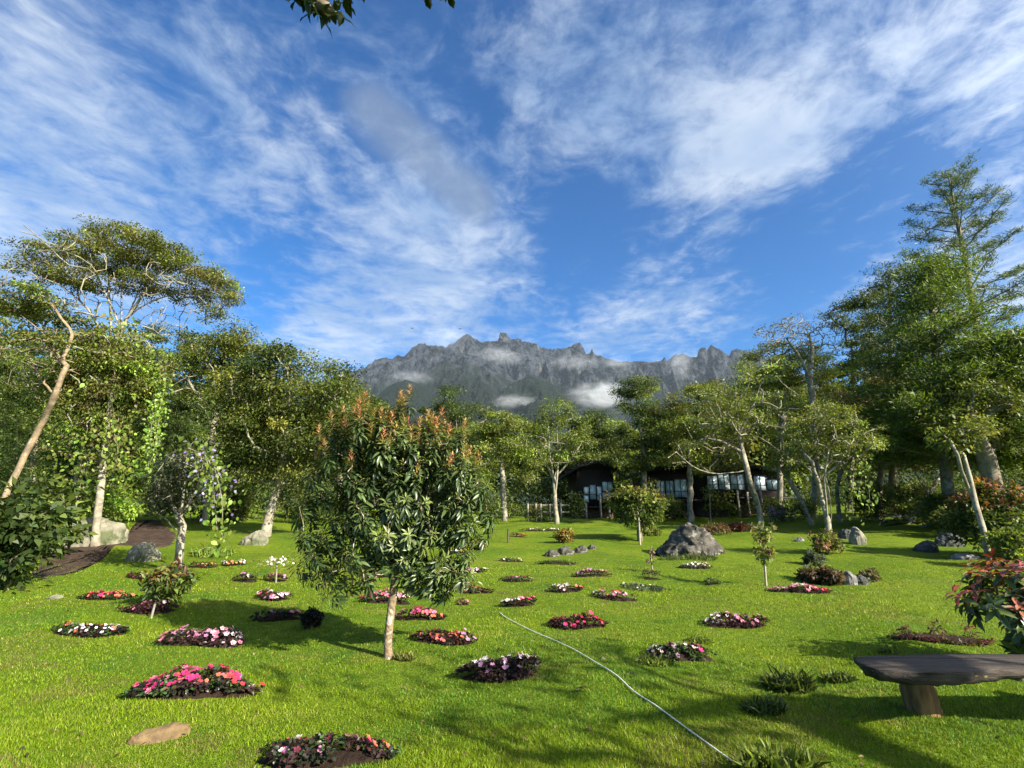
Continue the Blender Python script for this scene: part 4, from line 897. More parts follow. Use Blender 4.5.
def bed(label, px, py, wpx, cols, leaf=DK, seed=1, hm=.16, depth=.42, fl=1.0, near=False, lr=None, group='flower beds set in the lawn', shape=None, weights=None, soil=True, name='flower_bed', cat='flower bed'):
    b0 = G(px, py); s = scale_at(b0); a = wpx*s/2*.93; bdep = max(a*depth, .14); rng = np.random.default_rng(seed)
    if soil: BEDS.append((b0[0], b0[1], a, bdep))
    root = empty(name, b0, label, cat, group)
    n = 36; ang = np.linspace(0, 2*math.pi, n, endpoint=False); wob = 1+.13*np.sin(ang*2+seed*1.3)+.10*np.sin(ang*3+seed)+.07*np.sin(ang*5+seed*2)+.03*np.sin(ang*11+seed); V = []
    if soil:
        for k, f in enumerate((.98, .9, .7, .4, .05)):
            x = b0[0]+np.cos(ang)*a*f*wob; y = b0[1]+np.sin(ang)*bdep*f*wob; V.append(np.c_[x, y, g(x, y)+(-.02, .012, .035, .05, .055)[k]*min(1.0, a*2)])
        F = [np.array([(k*n+i, k*n+(i+1) % n, (k+1)*n+(i+1) % n, (k+1)*n+i) for k in range(4) for i in range(n)]), (np.arange(n)+4*n)[None]]
        mesh('soil', np.concatenate(V), F, M_SOIL, root, smooth=True)
    hm *= .72; area = math.pi*a*bdep; nl = int(np.clip(area*(5200 if near else 9000)*min(1, (.0085/s)**1.2), 160, 2600)); lL = lr or max(.036, 1.15*s)
    def top(x, y):
        r2 = np.clip(((x-b0[0])/a)**2+((y-b0[1])/bdep)**2, 0, 1); lump = .45+.95*vnoise(x*6+seed*9., y*7., seed)
        return hm*(1-r2*.95)**.3*lump*.82
    def scatter(k):
        rr_ = np.sqrt(rng.random(k))*.97; aa = rng.uniform(0, 2*math.pi, k); wob_ = 1+.13*np.sin(aa*2+seed*1.3)+.10*np.sin(aa*3+seed)+.07*np.sin(aa*5+seed*2)+.03*np.sin(aa*11+seed)
        return b0[0]+np.cos(aa)*rr_*a*1.03*wob_, b0[1]+np.sin(aa)*rr_*bdep*1.06*wob_, aa, rr_
    X, Yv, aa, rr_ = scatter(nl); z = g(X, Yv)+.01+top(X, Yv)*rng.uniform(.25, 1.0, nl)**.6
    if seed in (2,): keep_ = vnoise(X*5, Yv*7, 8) > .36; X, Yv, aa, rr_, z = X[keep_], Yv[keep_], aa[keep_], rr_[keep_], z[keep_]
    keep_ = vnoise(X*7+seed*5., Yv*8., seed+70) > .2; X, Yv, aa, rr_, z = X[keep_], Yv[keep_], aa[keep_], rr_[keep_], z[keep_]
    nl = len(X); outw = np.stack([np.cos(aa)*rr_, np.sin(aa)*rr_, np.zeros(nl)], -1)
    fb = Bag(); D = outw*.9+rng.normal(0, .6, (nl, 3)); D[:, 2] = rng.normal(.1, .35, nl); N = outw*.7+rng.normal(0, .35, (nl, 3))+np.array((0, 0, 1.0))
    lp = np.array(leaf); pi_ = (vnoise(X*6+seed*3., Yv*6., seed+40)*1.3*len(lp)).astype(int) % len(lp); mm = rng.random(nl) < .25; pi_[mm] = rng.integers(0, len(lp), mm.sum())
    C = lp[pi_]*np.exp(rng.normal(0, .35, (nl, 1)))
    leaves(fb, np.stack([X, Yv, z], -1), D, N, lL*np.exp(rng.normal(0, .2, nl)), lL*.7, C, near); fb.build('foliage', M_GLOSSY if near else M_LEAF, root)
    # blossoms; colours run in drifts along the bed
    if cols:
        r0 = max(.020 if near else .022, .60*s)*BIG.get(seed, 1); k = int(np.clip(area*(.5 if near else .66)/(math.pi*r0*r0)*fl, 5, 100 if near else 400)); X, Yv, aa, rr_ = scatter(k)
        if seed in (2,): keep_ = vnoise(X*5, Yv*7, 8) > .42; X, Yv, aa, rr_ = X[keep_], Yv[keep_], aa[keep_], rr_[keep_]; k = len(X)
        keep_ = vnoise(X*7+seed*5., Yv*8., seed+70) > .24; X, Yv, aa, rr_ = X[keep_], Yv[keep_], aa[keep_], rr_[keep_]; k = len(X)
        px_ = np.stack([X, Yv, g(X, Yv)+.022+top(X, Yv)*rng.uniform(.88, 1.12, k)], -1); outw = np.stack([np.cos(aa)*rr_, np.sin(aa)*rr_, np.zeros(k)], -1)
        nv = nrm(outw*.9+np.array((0, 0, 1.0))+rng.normal(0, .35, (k, 3)))
        uu_ = np.clip((X-b0[0])/a*.5+.5+rng.normal(0, .17, k), 0, .999); ci = (uu_*len(cols)).astype(int)
        r = r0*np.exp(rng.normal(0, .2, k))
        if near:
            for i in range(min(k, 96)):
                c = cols[ci[i]]; o = bpy.data.objects.new('blossom', blossom_mesh(c)); COL.objects.link(o); o.parent = root
                o.location = tuple(px_[i]-b0); o.scale = (r[i]*1.1,)*3; o.rotation_euler = Vector(nv[i]).to_track_quat('Z', 'Y').to_euler()
        else:
            gV, gF = blossom_geo(1.0); bb = Bag(); 
            for i in range(k):
                R_ = rotz(rng.uniform(0, 6)); w_ = nv[i]; u_ = nrm(np.cross(w_, (.2, .9, .1))); Rx = np.stack([u_, np.cross(w_, u_), w_], 1)
                cc = np.tile(np.array(cols[ci[i]])*math.exp(rng.normal(0, .15)), (len(gV), 1)); bb.add((gV @ R_.T @ Rx.T)*r[i]+px_[i], gF, np.clip(cc, 0, .85))
            bb.build('blossoms', M_PETAL, root)
    return root
bed('nearest large bed of magenta and coral blossoms with a few white ones', 188, 692, 124, [MAG, MAG, MAG, PINK, MAG, CORAL, MAG, REDP], DK+GR, 1, .23, .46, 1.5, True)
bed('sparse bed cut by the bottom edge with dark soil and scattered pink blossoms', 322, 760, 140, [MAG, WHITE, MAR, MAUVE, PINK, MAG, CORAL], DK+GR[:1], 2, .2, .42, .55, True)
bed('pink and pale pink bed behind the magenta bed', 201, 642, 100, [PINK, PINK, MAUVE, PINK, PALEP], DK, 3, .2, .34, 1.3, True)
bed('narrow ragged bed of white and salmon blossoms far left', 93, 634, 84, [CORAL, WHITE, WHITE, WHITE, CORAL], DK+GR, 4, .13, .2, .5)
bed('dark maroon leaved bed with one pale stake on the left', 148, 612, 54, [MAR, PINK, PALEP], [(.03, .012, .014), (.045, .015, .018)], 5, .2, .35, .3)
bed('thin row of coral orange blossoms left of the maroon bed', 105, 598, 54, [CORAL, MAG, CORAL], GR+DK, 6, .11, .2, .8)
bed('small maroon bed hidden behind the red edged shrub', 140, 578, 30, [MAR, MAUVE], DK, 7, .12, .3, .6)
bed('low orange and white bed near the small gnarled tree', 233, 565, 30, [WHITE, ORG, ORG, WHITE], DK+GR, 8, .14, .3, .8)
bed('reddish low bed at the foot of the small gnarled tree', 203, 567, 32, [MAR, ORG], DK+GR+RED, 9, .12, .3, .3)
bed('whitish strip bed behind the small gnarled tree', 205, 553, 30, [PALEP, WHITE, MAUVE], DK+GR, 10, .14, .3, .8)
bed('small purple pink bed left of the staked flower', 246, 581, 24, [PINK, MAUVE, PALEP], DK, 11, .2, .4, .9)
bed('small dusky pink bed behind the wooden stake', 276, 581, 24, [PINK, MAR, MAUVE], DK, 12, .18, .35, .7)
bed('mauve white and crimson bed left of the central young tree', 273, 599, 40, [PALEP, MAG, WHITE, MAUVE], DK, 13, .16, .25, 1.0)
bed('dark shaded bed with few white blossoms beside the black bush', 276, 619, 54, [WHITE, MAUVE, PINK], DK, 14, .16, .22, .35)
bed('magenta pink bed just behind the central young tree trunk', 386, 602, 52, [MAG, PINK, PINK, PALEP], DK, 15, .2, .28, 1.3)
bed('magenta bed right of the central young tree trunk', 420, 619, 50, [PINK, MAG, PINK, CORAL], DK, 16, .17, .28, 1.3)
bed('coral and maroon bed right of the trunk base', 444, 642, 66, [CORAL, MAR, PINK, CORAL, MAUVE], DK+RED, 17, .15, .24, .7)
bed('large mound of white blossoms on dark leaves in the centre foreground', 502, 676, 92, [PALEP, WHITE, MAUVE, WHITE, PALEP], [(.02, .014, .014), (.03, .018, .016)], 18, .25, .4, .6)
bed('mauve and white bed at the right of the young tree crown', 472, 573, 32, [PINK, MAUVE, WHITE], DK, 19, .17, .3, 1.1)
bed('dull orange bed in the middle of the lawn', 473, 592, 36, [ORG, ORG, MAR], OLIVE+DK, 20, .12, .22, .7)
bed('tiny pinkish tuft bed below the dull orange bed', 462, 604, 13, [PINK], BROWN, 21, .13, .5, .4)
bed('dark bed with dull pink specks right of centre lawn', 517, 581, 36, [MAR, PINK], DK+GR, 22, .15, .25, .6)
bed('bed running from white to pink left of the white hose end', 519, 605, 42, [WHITE, WHITE, PINK, MAG], DK+GR, 23, .15, .25, .8)
bed('white and peach bed in the middle of the lawn', 566, 591, 42, [WHITE, PALEP, WHITE, CORAL], DK+GR, 24, .15, .22, .8)
bed('purple pink bed below the low dark strip', 592, 576, 37, [MAR, MAUVE, MAUVE, PINK], DK, 25, .17, .28, .9)
bed('coral centred bed right of the white and peach bed', 615, 599, 44, [WHITE, CORAL, PINK, WHITE], DK+GR, 26, .16, .25, .9)
bed('magenta and maroon bed right of the white hose', 575, 627, 64, [MAR, MAG, MAR, MAG, REDP], DK+[(.06, .015, .02)], 27, .18, .3, .9)
bed('bed of white and maroon blossoms with a bright pink right end', 682, 657, 78, [WHITE, MAUVE, PALEP, MAR, MAG], DK+GR, 28, .16, .2, .8)
bed('white and mauve bed with wine red leaves on the right lawn', 737, 626, 68, [WHITE, MAUVE, PINK, MAR, MAUVE], DK+[(.05, .014, .02)], 29, .17, .26, .9)
bed('even bright pink strip bed left of the heather clump', 801, 592, 60, [PINK, PALEP, PINK, MAG], DK, 30, .15, .2, 1.5)
bed('pale whitish strip bed below the boulder', 695, 568, 37, [WHITE, PALEP], GR+[(.05, .05, .04)], 31, .13, .22, .6)
bed('low dark green strip in front of the stone heap', 556, 564, 46, [], DARK, 32, .12, .22)
bed('faint weedy bed left of the low dark strip', 510, 561, 30, [WHITE], GR+OLIVE, 33, .08, .25, .2)
bed('dark wine red bed at the far end of the lawn', 518, 537, 20, [MAR, REDP], [(.06, .014, .016), (.04, .012, .014)], 36, .22, .4, .6)
bed('cream and yellow bed peeping out right of the young tree crown', 455, 553, 34, [WHITE, WHITE, (.6, .45, .08)], GR+OLIVE, 37, .24, .3, 1.0)
bed('scattered grey weeds bed in the middle of the lawn', 645, 590, 56, [WHITE], [(.05, .07, .04), (.07, .09, .05)], 38, .1, .16, .15, soil=False)
bed('grass tufted bed below the boulder with red stems', 652, 579, 20, [], [(.06, .035, .03), (.05, .055, .025)], 39, .28, .4, soil=True)
bed('small dark tuft right of the red stemmed tuft', 712, 584, 16, [], DARK, 40, .14, .4)
bed('white hydrangea heads along the dark border on the right', 902, 524, 46, [WHITE, WHITE], DARK, 41, .5, .15, .8)
bed('low mixed border in front of the fence', 540, 531, 50, [PALEP, WHITE], GR+OLIVE, 42, .2, .15, .3)

# bare bed with seedlings (right, behind the bench)
bed('thin bare soil bed with three red seedlings behind the bench', 945, 641, 96, [], [(.10, .03, .025), (.06, .05, .02)], 50, .05, .12)
for i, (x, y, h, lb) in enumerate([(908, 642, 18, 'left red seedling in the bare soil bed'), (939, 638, 20, 'middle and tallest red seedling in the bare soil bed'), (970, 638, 18, 'right red seedling in the bare soil bed')]):
    shrub('seedling', lb, x, y, 12, h, [(.13, .035, .03), (.09, .05, .025), (.05, .06, .02)], 480+i, .045, 9, 7, .4, cat='plant', fine=True, stem_r=.006)

# weeds with strap leaves
def weed(label, px, py, wpx, hpx, seed, pal=MID+FRESH[2:], n=160, wd=.10):
    b0 = G(px, py); s = scale_at(b0); rng = np.random.default_rng(seed); a = wpx*s/2; h = hpx*s
    n = int(n*2.2); h *= .62; aa = rng.uniform(0, 6.283, n); ra = rng.random(n)**.5*.85*a; c = b0+np.stack([np.cos(aa)*ra, np.sin(aa)*ra*.6, np.zeros(n)], -1); c[:, 2] = g(c[:, 0], c[:, 1])
    D = rng.normal(0, .6, (n, 3)); D[:, 2] = rng.uniform(.5, 1.4, n); N = rng.normal(0, .4, (n, 3))+np.array((0, 0, .5)); bag = Bag()
    leaves(bag, c, D, N, h*np.exp(rng.normal(0, .25, n)), .010+wd*h, np.array(pal)[rng.integers(0, len(pal), n)]*np.exp(rng.normal(0, .3, (n, 1))), True)
    V = np.concatenate(bag.V)-b0; o = mesh('weed', V, [np.concatenate(v) for v in bag.F.values()], M_LEAF, cols=np.concatenate(bag.C)); o.location = tuple(b0); tag(o, label, 'weed', 'leafy weeds in the lawn'); return o
weed('dark leafy weed clump left of the bench', 790, 690, 52, 22, 61, DARK+MID)
weed('small leafy weed clump next to the bench end', 838, 681, 36, 12, 62, DARK+MID, 90)
weed('low dark weed clump below the leafy clump left of the bench', 766, 712, 44, 16, 63, DARK, 130)
weed('big leafy weed clump cut by the bottom edge', 778, 778, 78, 34, 64, MID+LIGHT, 220, .12)
weed('grassy tuft just above the bench seat', 890, 653, 26, 10, 65, LIGHT+MID, 60)
weed('loose broadleaf weeds behind the bed with the bright pink end', 700, 642, 30, 8, 66, LIGHT+MID, 70)
weed('low weeds in front of the bed with the bright pink end', 655, 664, 40, 9, 67, MID+LIGHT, 130)
weed('ring of low weeds along the foot of the boulder', 688, 559, 70, 7, 70, MID+DARK, 200)
weed('bright weeds below the slender tree', 214, 556, 46, 12, 68, FRESH+LIGHT, 150)
weed('leafy weeds at the foot of the central young tree', 404, 660, 26, 9, 69, BROWN+OLIVE, 50)

# ------------------------------------------------------------------ saplings and stakes
def sapling(label, base, top, wpx, n, per, L, pal, seed, R=.02, y0=.45, stake=None):
    b0 = G(*base); Y = b0[1]; rng = np.random.default_rng(seed); root = empty('sapling', b0, label, 'tree'); sk = Skel(); T = P(*top, Y)
    tp = smooth_path([b0-np.array((0, 0, .05)), b0*.5+T*.5+rng.normal(0, .03, 3), T], .1); ids = sk.path(tp); s = scale_at(b0); pts = []
    for i in range(n):
        f = y0+(1-y0)*rng.random(); k = int(f*(len(ids)-1)); a = sk.p[ids[k]]; e = a+np.array((rng.normal(0, .4), rng.normal(0, .4), .25))*wpx*s*.6*(1.2-f*.6); sk.path([(a+e)/2, e], ids[k]); pts.append(e)
    bag = Bag(); sk.mesh(bag, R, R*.3, 6); bag.build('trunk', M_BARK_PALE, root, True); cb = Bag()
    clump_leaves(cb, rng, np.array(pts), per, wpx*s*.16, .8, L, .5, pal, fine=True); cb.build('crown', M_LEAF, root); return root
sapling('thin sapling with yellowish leaves standing in front of the white limbed tree', (766, 586), (763, 524), 30, 26, 14, .085, PALE+LIGHT+[(.26, .16, .08)], 71)
sapling('slight reddish sapling on the tufted bed below the boulder', (653, 572), (652, 545), 12, 10, 8, .06, [(.12, .06, .05), (.14, .09, .06)], 72, .012)
sapling('thin young tree beside the chalet hedge', (711, 522), (710, 488), 20, 14, 12, .12, MID+LIGHT, 73, .03, .6)
sapling('bare white sapling in front of the red tipped round shrub', (640, 545), (638, 512), 6, 4, 5, .07, MID, 74, .035, .8)
def stake(label, base, top, R=.02, mat=None):
    b0 = G(*base); T = P(*top, b0[1]); bag = Bag(); tube(bag, np.array([b0-np.array((0, 0, .1)), b0*.6+T*.4, T])-b0, np.array((R, R, R*.9)), 7); o = bag.build('stake', mat or M_POST); o.location = tuple(b0); tag(o, label, 'stake'); return o
stake('pale wooden stake leaning in the dark maroon bed', (151, 618), (155, 604), .016)
st = stake('wooden stake topped by a small white flower cluster', (276, 583), (277, 562), .016)
stake('dark thin post at the far end beside the wine red bed', (508, 543), (508, 529), .03, M_BARK_DARK)
b0 = G(276, 583); Tp = P(277, 561, b0[1]); rng = np.random.default_rng(5); bag = Bag(); k = 70
pos = Tp+rng.normal(0, 1, (k, 3))*np.array((.17, .12, .035)); leaves(bag, pos, rng.normal(0, 1, (k, 3)), rng.normal(0, .4, (k, 3))+np.array((0, 0, 1)), .06, .05, np.array([WHITE, (.45, .42, .4), (.2, .22, .14)])[rng.integers(0, 3, k)])
V = np.concatenate(bag.V)-Tp; o = mesh('hanging_plant', V, [np.concatenate(v) for v in bag.F.values()], M_PETAL, cols=np.concatenate(bag.C)); o.location = tuple(Tp); tag(o, 'flat white flower cluster on top of the wooden stake', 'plant')

# ------------------------------------------------------------------ the central young tree
rng = np.random.default_rng(900); b0 = G(389, 658); Y = b0[1]; s = scale_at(b0)
root = empty('young_tree', b0, 'young glossy dark tree with orange new shoots in the middle of the lawn', 'tree')
sk = Skel(); tp = smooth_path([b0-np.array((0, 0, .06)), P(388, 640, Y), P(391, 612, Y), P(394, 588, Y), P(397, 560, Y), P(398, 530, Y)], .06); ids = sk.path(tp)
LOB = [(393, 448, 60, 34, 0, .50), (350, 480, 42, 44, 0, .42), (440, 478, 42, 44, 0, .42), (325, 520, 28, 34, .1, .35), (462, 505, 26, 40, 0, .32), (398, 510, 56, 46, 0, .5), (345, 552, 34, 28, -.1, .35),
       (430, 552, 40, 34, .1, .38), (398, 425, 42, 18, 0, .38), (448, 568, 14, 20, .1, .2), (432, 582, 18, 12, 0, .2), (352, 572, 22, 16, -.1, .2), (318, 556, 16, 18, 0, .2)]
LOB = [(l[0], l[1]+2, l[2]*1.03, l[3]*.98, *l[4:]) for l in LOB]
pts, own, info = lobe_points(rng, LOB, Y, 440, .5, 1.0, .15, .085)
ctr = np.array([P(395, 500, Y)[0], Y, P(395, 500, Y)[2]]); far_ = np.linalg.norm(pts-ctr, axis=1); kx = np.argsort(-far_)[:150]; kx = rng.choice(kx, 46, False); pts[kx] = ctr+(pts[kx]-ctr)*rng.uniform(1.05, 1.2, (46, 1))
sk.attach(pts, ids[int(len(ids)*.55)], rng, .09, bow=.2, wiggle=.1, up=.8)
bag = Bag(); sk.mesh(bag, .044, .003, 8, 1.25, .62); bag.build('trunk', mat_noise('mottled young bark', (.25, .18, .105), (.12, .085, .05), 26, c3=(.42, .38, .28), s3=14, th3=(.52, .62), bstr=.6, bscale=50), root, True)
cb = Bag(); nb = Bag()
GL = np.array([(.034, .058, .019), (.052, .082, .025), (.075, .108, .030), (.130, .165, .042)])
OR = np.array([(.40, .19, .10), (.46, .27, .13), (.38, .25, .11), (.36, .28, .10)])
zc = P(395, 500, Y)[2]; cx = P(395, 500, Y)[0]
pr = scale_at(P(395, 500, Y))
for q in pts:
    out = q-np.array((cx, Y, zc-.2)); out = out/np.linalg.norm(out); ax = nrm(out*.75+np.array((0, 0, .75))+rng.normal(0, .15, 3))
    kk = rng.integers(28, 37); tt = np.linspace(-.13, .06, kk)+rng.normal(0, .008, kk); a = np.arange(kk)*2.4+rng.uniform(0, 6)
    u1 = nrm(np.cross(ax, (.3, .2, .9))); u2 = np.cross(ax, u1); rad = np.cos(a)[:, None]*u1+np.sin(a)[:, None]*u2
    rise = np.interp(tt, (-.13, .06), (-.75, .55)); D = rad*.9+ax*rise[:, None]; D[:, 2] -= .12*np.interp(tt, (-.13, .06), (1.3, .2)); D += rng.normal(0, .12, D.shape)
    L = np.interp(tt, (-.13, .06), (.112, .070))*np.exp(np.clip(rng.normal(0, .2, kk), -.4, .35)); N = ax+rad*.2+rng.normal(0, .15, D.shape)
    C = GL[rng.integers(0, 3, kk)]*np.exp(rng.normal(0, .25, (kk, 1)))*math.exp(rng.normal(0, .18))
    tipk = tt > .015; C[tipk] = GL[3]*np.exp(rng.normal(0, .2, (tipk.sum(), 1)))
    leaves(cb, q+ax*tt[:, None]+rad*.006, D, N, L, L*.31, C, True)
    pyx = H/2-(np.dot(q-CAM, UP)/np.dot(q-CAM, FW))*FPX; pxx = W/2+(q[0]/np.dot(q-CAM, FW))*FPX
    lim = 450+.3*max(0, 395-pxx)+.27*max(0, pxx-395)+rng.normal(0, 14)
    if pyx < lim and out[2] > .3 and rng.random() < .9:
        kk = 16; tt = np.linspace(.02, .17, kk); a = np.arange(kk)*2.4; rad = np.cos(a)[:, None]*u1+np.sin(a)[:, None]*u2; ax2 = nrm(ax*.5+np.array((0, 0, .8))); D = rad*.7+ax2*np.linspace(.3, 1.3, kk)[:, None]+rng.normal(0, .1, (kk, 3))
        L = np.linspace(.10, .055, kk); C = OR[rng.integers(0, 4)]*np.exp(rng.normal(0, .25, (kk, 1))); C[:5] = C[:5]*.4+GL[3]*.6
        leaves(nb, q+ax2*tt[:, None], D, ax2+rad*.2, L, L*.3, np.clip(C, 0, .8), True)
cb.build('crown', M_GLOSSY, root); o = nb.build('new_shoots', M_LEAF, root); o['label'] = 'upright orange red new leaves on top of the crown'

# ------------------------------------------------------------------ red tipped bush right, behind the bench
rng = np.random.default_rng(910); b0 = onground(P(1012, 640, 5.0)[0], 5.0); Y = 5.0
root = empty('shrub', b0, 'broad leaved bush with red tips behind the bench at the right edge', 'shrub'); sk = Skel(); sk.path(smooth_path([b0-np.array((0, 0, .05)), b0+np.array((.02, 0, .25)), P(1014, 610, Y)], .06))
pts, own, info = lobe_points(rng, [(1000, 592, 34, 22, 0, .35), (1030, 590, 40, 40, 0, .45), (985, 605, 26, 16, -.1, .25), (1020, 630, 30, 24, 0, .35), (1060, 600, 40, 50, .1, .45)], Y, 80, .5, 1, .3, .09)
sk.attach(pts, 2, rng, .08, up=.5); bag = Bag(); sk.mesh(bag, .03, .005, 7); bag.build('stems', M_BARK_MID, root, True); cb = Bag()
TOPC = np.array([(.42, .09, .06), (.48, .17, .10), (.42, .30, .12), (.22, .04, .04)]); GB = np.array([(.035, .06, .016), (.055, .085, .02), (.085, .12, .026)])
zt = P(1000, 585, Y)[2]
for q in pts:
    out = nrm(q-(b0+np.array((.05, 0, .35)))); ax = nrm(out+np.array((0, 0, .4))); kk = 13; a = np.arange(kk)*2.4; u1 = nrm(np.cross(ax, (.3, .2, .9))); u2 = np.cross(ax, u1); rad = np.cos(a)[:, None]*u1+np.sin(a)[:, None]*u2
    tt = np.linspace(-.07, .06, kk); D = rad+ax*np.linspace(-.4, .8, kk)[:, None]+rng.normal(0, .1, (kk, 3)); D[:, 2] -= .25
    C = GB[rng.integers(0, 3, kk)]*np.exp(rng.normal(0, .2, (kk, 1)))
    if q[2] > zt-rng.uniform(0, .22): C[5:] = TOPC[rng.integers(0, 4)]*np.exp(rng.normal(0, .2, (kk-5, 1)))
    L = np.linspace(.16, .10, kk); leaves(cb, q+ax*tt[:, None], D, ax+rng.normal(0, .2, (kk, 3)), L, L*.40, C, True)
cb.build('leaves', M_GLOSSY, root)

# ------------------------------------------------------------------ the tree over the viewer: sprig at the top of the picture, shade on the right foreground
rng = np.random.default_rng(920); b0 = onground(9.6, -2.2)
root = empty('shade_tree', b0, 'leafy tree right of the viewer whose crown shades the foreground around the bench', 'tree'); sk = Skel()
ids = sk.path(smooth_path([b0-np.array((0, 0, .1)), b0+np.array((.1, .1, 1.6)), b0+np.array((-.2, .1, 3.2)), b0+np.array((-.4, .4, 4.6))], .3))
pts = np.array([7.4, -1.2, 5.0])+nrm(rng.normal(size=(22, 3)))*(rng.random((22, 1))**.4)*np.array((2.2, 2.0, 1.1))
sk.attach(pts, ids[int(len(ids)*.6)], rng, .35)
bag = Bag(); sk.mesh(bag, .2, .006, 8, 1.3); bag.build('trunk', M_BARK_MID, root, True); cb = Bag()
clump_leaves(cb, rng, pts, 34, .65, .6, .13, .5, MID+DARK, fine=True); cb.build('crown', M_LEAF, root)
b0 = onground(-3.2, -3.4)
root = empty('overhanging_tree', b0, 'tree reaching in overhead with a sprig of dark oval leaves at the top edge', 'tree'); sk = Skel(); tipn = []
ids = sk.path(smooth_path([b0-np.array((0, 0, .1)), b0+np.array((.1, .1, 1.6)), b0+np.array((.1, .3, 3.2)), b0+np.array((.2, .6, 4.8))], .3))
k = ids[int(len(ids)*.75)]; end = P(316, -14, 2.0)
bl = sk.path(smooth_path([sk.p[k], np.array((-2.6, -1.2, 4.5)), np.array((-1.6, .6, 4.75)), end], .2)[1:], k)
pts = b0+np.array([.2, .4, 5.3])+nrm(rng.normal(size=(30, 3)))*(rng.random((30, 1))**.4)*np.array((1.8, 1.6, 1.0)); sk.attach(pts, ids[int(len(ids)*.7)], rng, .35)
for (x, y) in [(290, -4), (298, 4), (308, 0), (320, 10), (328, 14), (337, 17), (345, 6), (318, 16), (304, -10), (352, -6), (335, 0), (362, -14), (288, -12), (326, 4), (312, 8)]:
    q = P(x, y-4, 2.0+rng.uniform(-.06, .06)); kk = sk.near(q); sk.path([(sk.p[kk]+q)/2, q], kk); tipn.append(q)
for (x, y) in [(428, -3), (444, -5)]:
    q = P(x, y, 2.0); kk = sk.near(q); sk.path([(sk.p[kk]+q)/2+np.array((0, 0, .08)), q], kk); tipn.append(q)
bag = Bag(); sk.mesh(bag, .2, .0035, 8, 1.3, .7); bag.build('trunk', M_BARK_MID, root, True); cb = Bag()
clump_leaves(cb, rng, pts, 90, .75, .6, .13, .5, MID+DARK, fine=True)
tipn = np.array(tipn); per = 6; pos = np.repeat(tipn, per, 0)+rng.normal(0, .014, (len(tipn)*per, 3)); D = rng.normal(0, .8, pos.shape)+np.array((.1, -.1, -.5)); N = rng.normal(0, .3, pos.shape)+np.array((0, -.6, 1))
leaves(cb, pos, D, N, .072*np.exp(rng.normal(0, .2, len(pos))), .044, np.array([(.020, .034, .010), (.03, .05, .013), (.015, .026, .008)])[rng.integers(0, 3, len(pos))], True)
cb.build('crown', M_LEAF, root)

# ------------------------------------------------------------------ bench
M_BENCH = mat_noise('weathered dark bench slab', (.075, .058, .044), (.020, .016, .013), 6, rough=.75, spec=.25, c3=(.17, .14, .045), s3=6, th3=(.62, .68), bstr=.9, bdist=.015, bscale=18, stretch=(.22, 5, 5))
M_BLEG = mat_noise('round stump leg', (.30, .165, .065), (.13, .07, .03), 9, c3=(.17, .11, .055), s3=5, th3=(.55, .7), bstr=.9, bscale=30, stretch=(2.5, 2.5, .5))
lb_ = G(929, 714); bz = lb_[2]; top = bz+.43
def on_plane(px, py, z):
    d = ray(px, py); return CAM+d*((z-CAMZ)/d[2])
root = empty('bench', lb_, 'dark weathered plank bench on round stump legs at the right edge', 'bench')
bk = [on_plane(x, y, top)[:2] for x, y in ((853, 656), (880, 654.2), (930, 653.2), (980, 652.8), (1030, 653))]
fr = [on_plane(x, y, top)[:2] for x, y in ((853.5, 657.5), (868, 666), (900, 670), (935, 671.5), (985, 669), (1030, 667.5))]
dxb = np.array((.10, 0.0)); bk = smooth_path([(*p, 0) for p in bk+[bk[-1]+np.array((.9, .02)), bk[-1]+np.array((1.6, 0))]], .06)[:, :2]
fr = smooth_path([(*p, 0) for p in fr+[fr[-1]+np.array((.8, -.03)), fr[-1]+np.array((1.6, .03))]], .06)[:, :2]
n = 60
def resamp(a):
    d = np.r_[0, np.cumsum(np.linalg.norm(np.diff(a, axis=0), axis=1))]; t = np.linspace(0, d[-1], n); return np.c_[np.interp(t, d, a[:, 0]), np.interp(t, d, a[:, 1])]
bk, fr = resamp(bk), resamp(fr); rng = np.random.default_rng(33)
th = .082+.010*np.sin(np.linspace(0, 9, n))+rng.normal(0, .004, n); th[:4] *= np.linspace(.45, 1, 4); ins = .035+.02*np.sin(np.linspace(1, 14, n))+rng.normal(0, .006, n)
prof = []
for i in range(n):
    b_, f_ = bk[i], fr[i]; d = (f_-b_)/max(np.linalg.norm(f_-b_), 1e-6); row = []
    for t_ in np.linspace(0, 1, 7): q = b_+(f_-b_)*t_; row.append((*q, top-.004*rng.random()-.006*(2*t_-1)**2))
    ch = rng.normal(0, .005)-.012*(rng.random() < .12); q = f_+d*(.003+ch); row.append((*q, top-.010)); q = f_+d*(.006+ch-ins[i]*.12*(i % 3)); row.append((*q, top-th[i]*.6)); q = f_-d*ins[i]; row.append((*q, top-th[i]))
    q = b_+d*.03; row.append((*q, top-th[i])); q = b_-d*.004; row.append((*q, top-.03)); prof.append(row)
k = len(prof[0]); V = np.array(prof).reshape(-1, 3); F = [(i*k+j, i*k+(j+1) % k, (i+1)*k+(j+1) % k, (i+1)*k+j) for i in range(n-1) for j in range(k)]
mesh('seat', V, [np.array(F), np.arange(k)[None, ::-1].copy(), (np.arange(k)+(n-1)*k)[None]], M_BENCH, root)
for ox in (0, 1.45):
    bag = Bag(); c0 = lb_+np.array((ox, .0, 0)); nn = 9; zs = np.linspace(-.06, top-.10-bz, nn); pth = np.stack([c0[0]-.035*zs/.3, np.full(nn, c0[1]+.05), bz+zs], -1)
    rd = .118-.015*np.linspace(0, 1, nn)+.004*np.sin(np.arange(nn)*2.1); tube(bag, pth, rd, 20); bag.build('leg', M_BLEG, root, True)

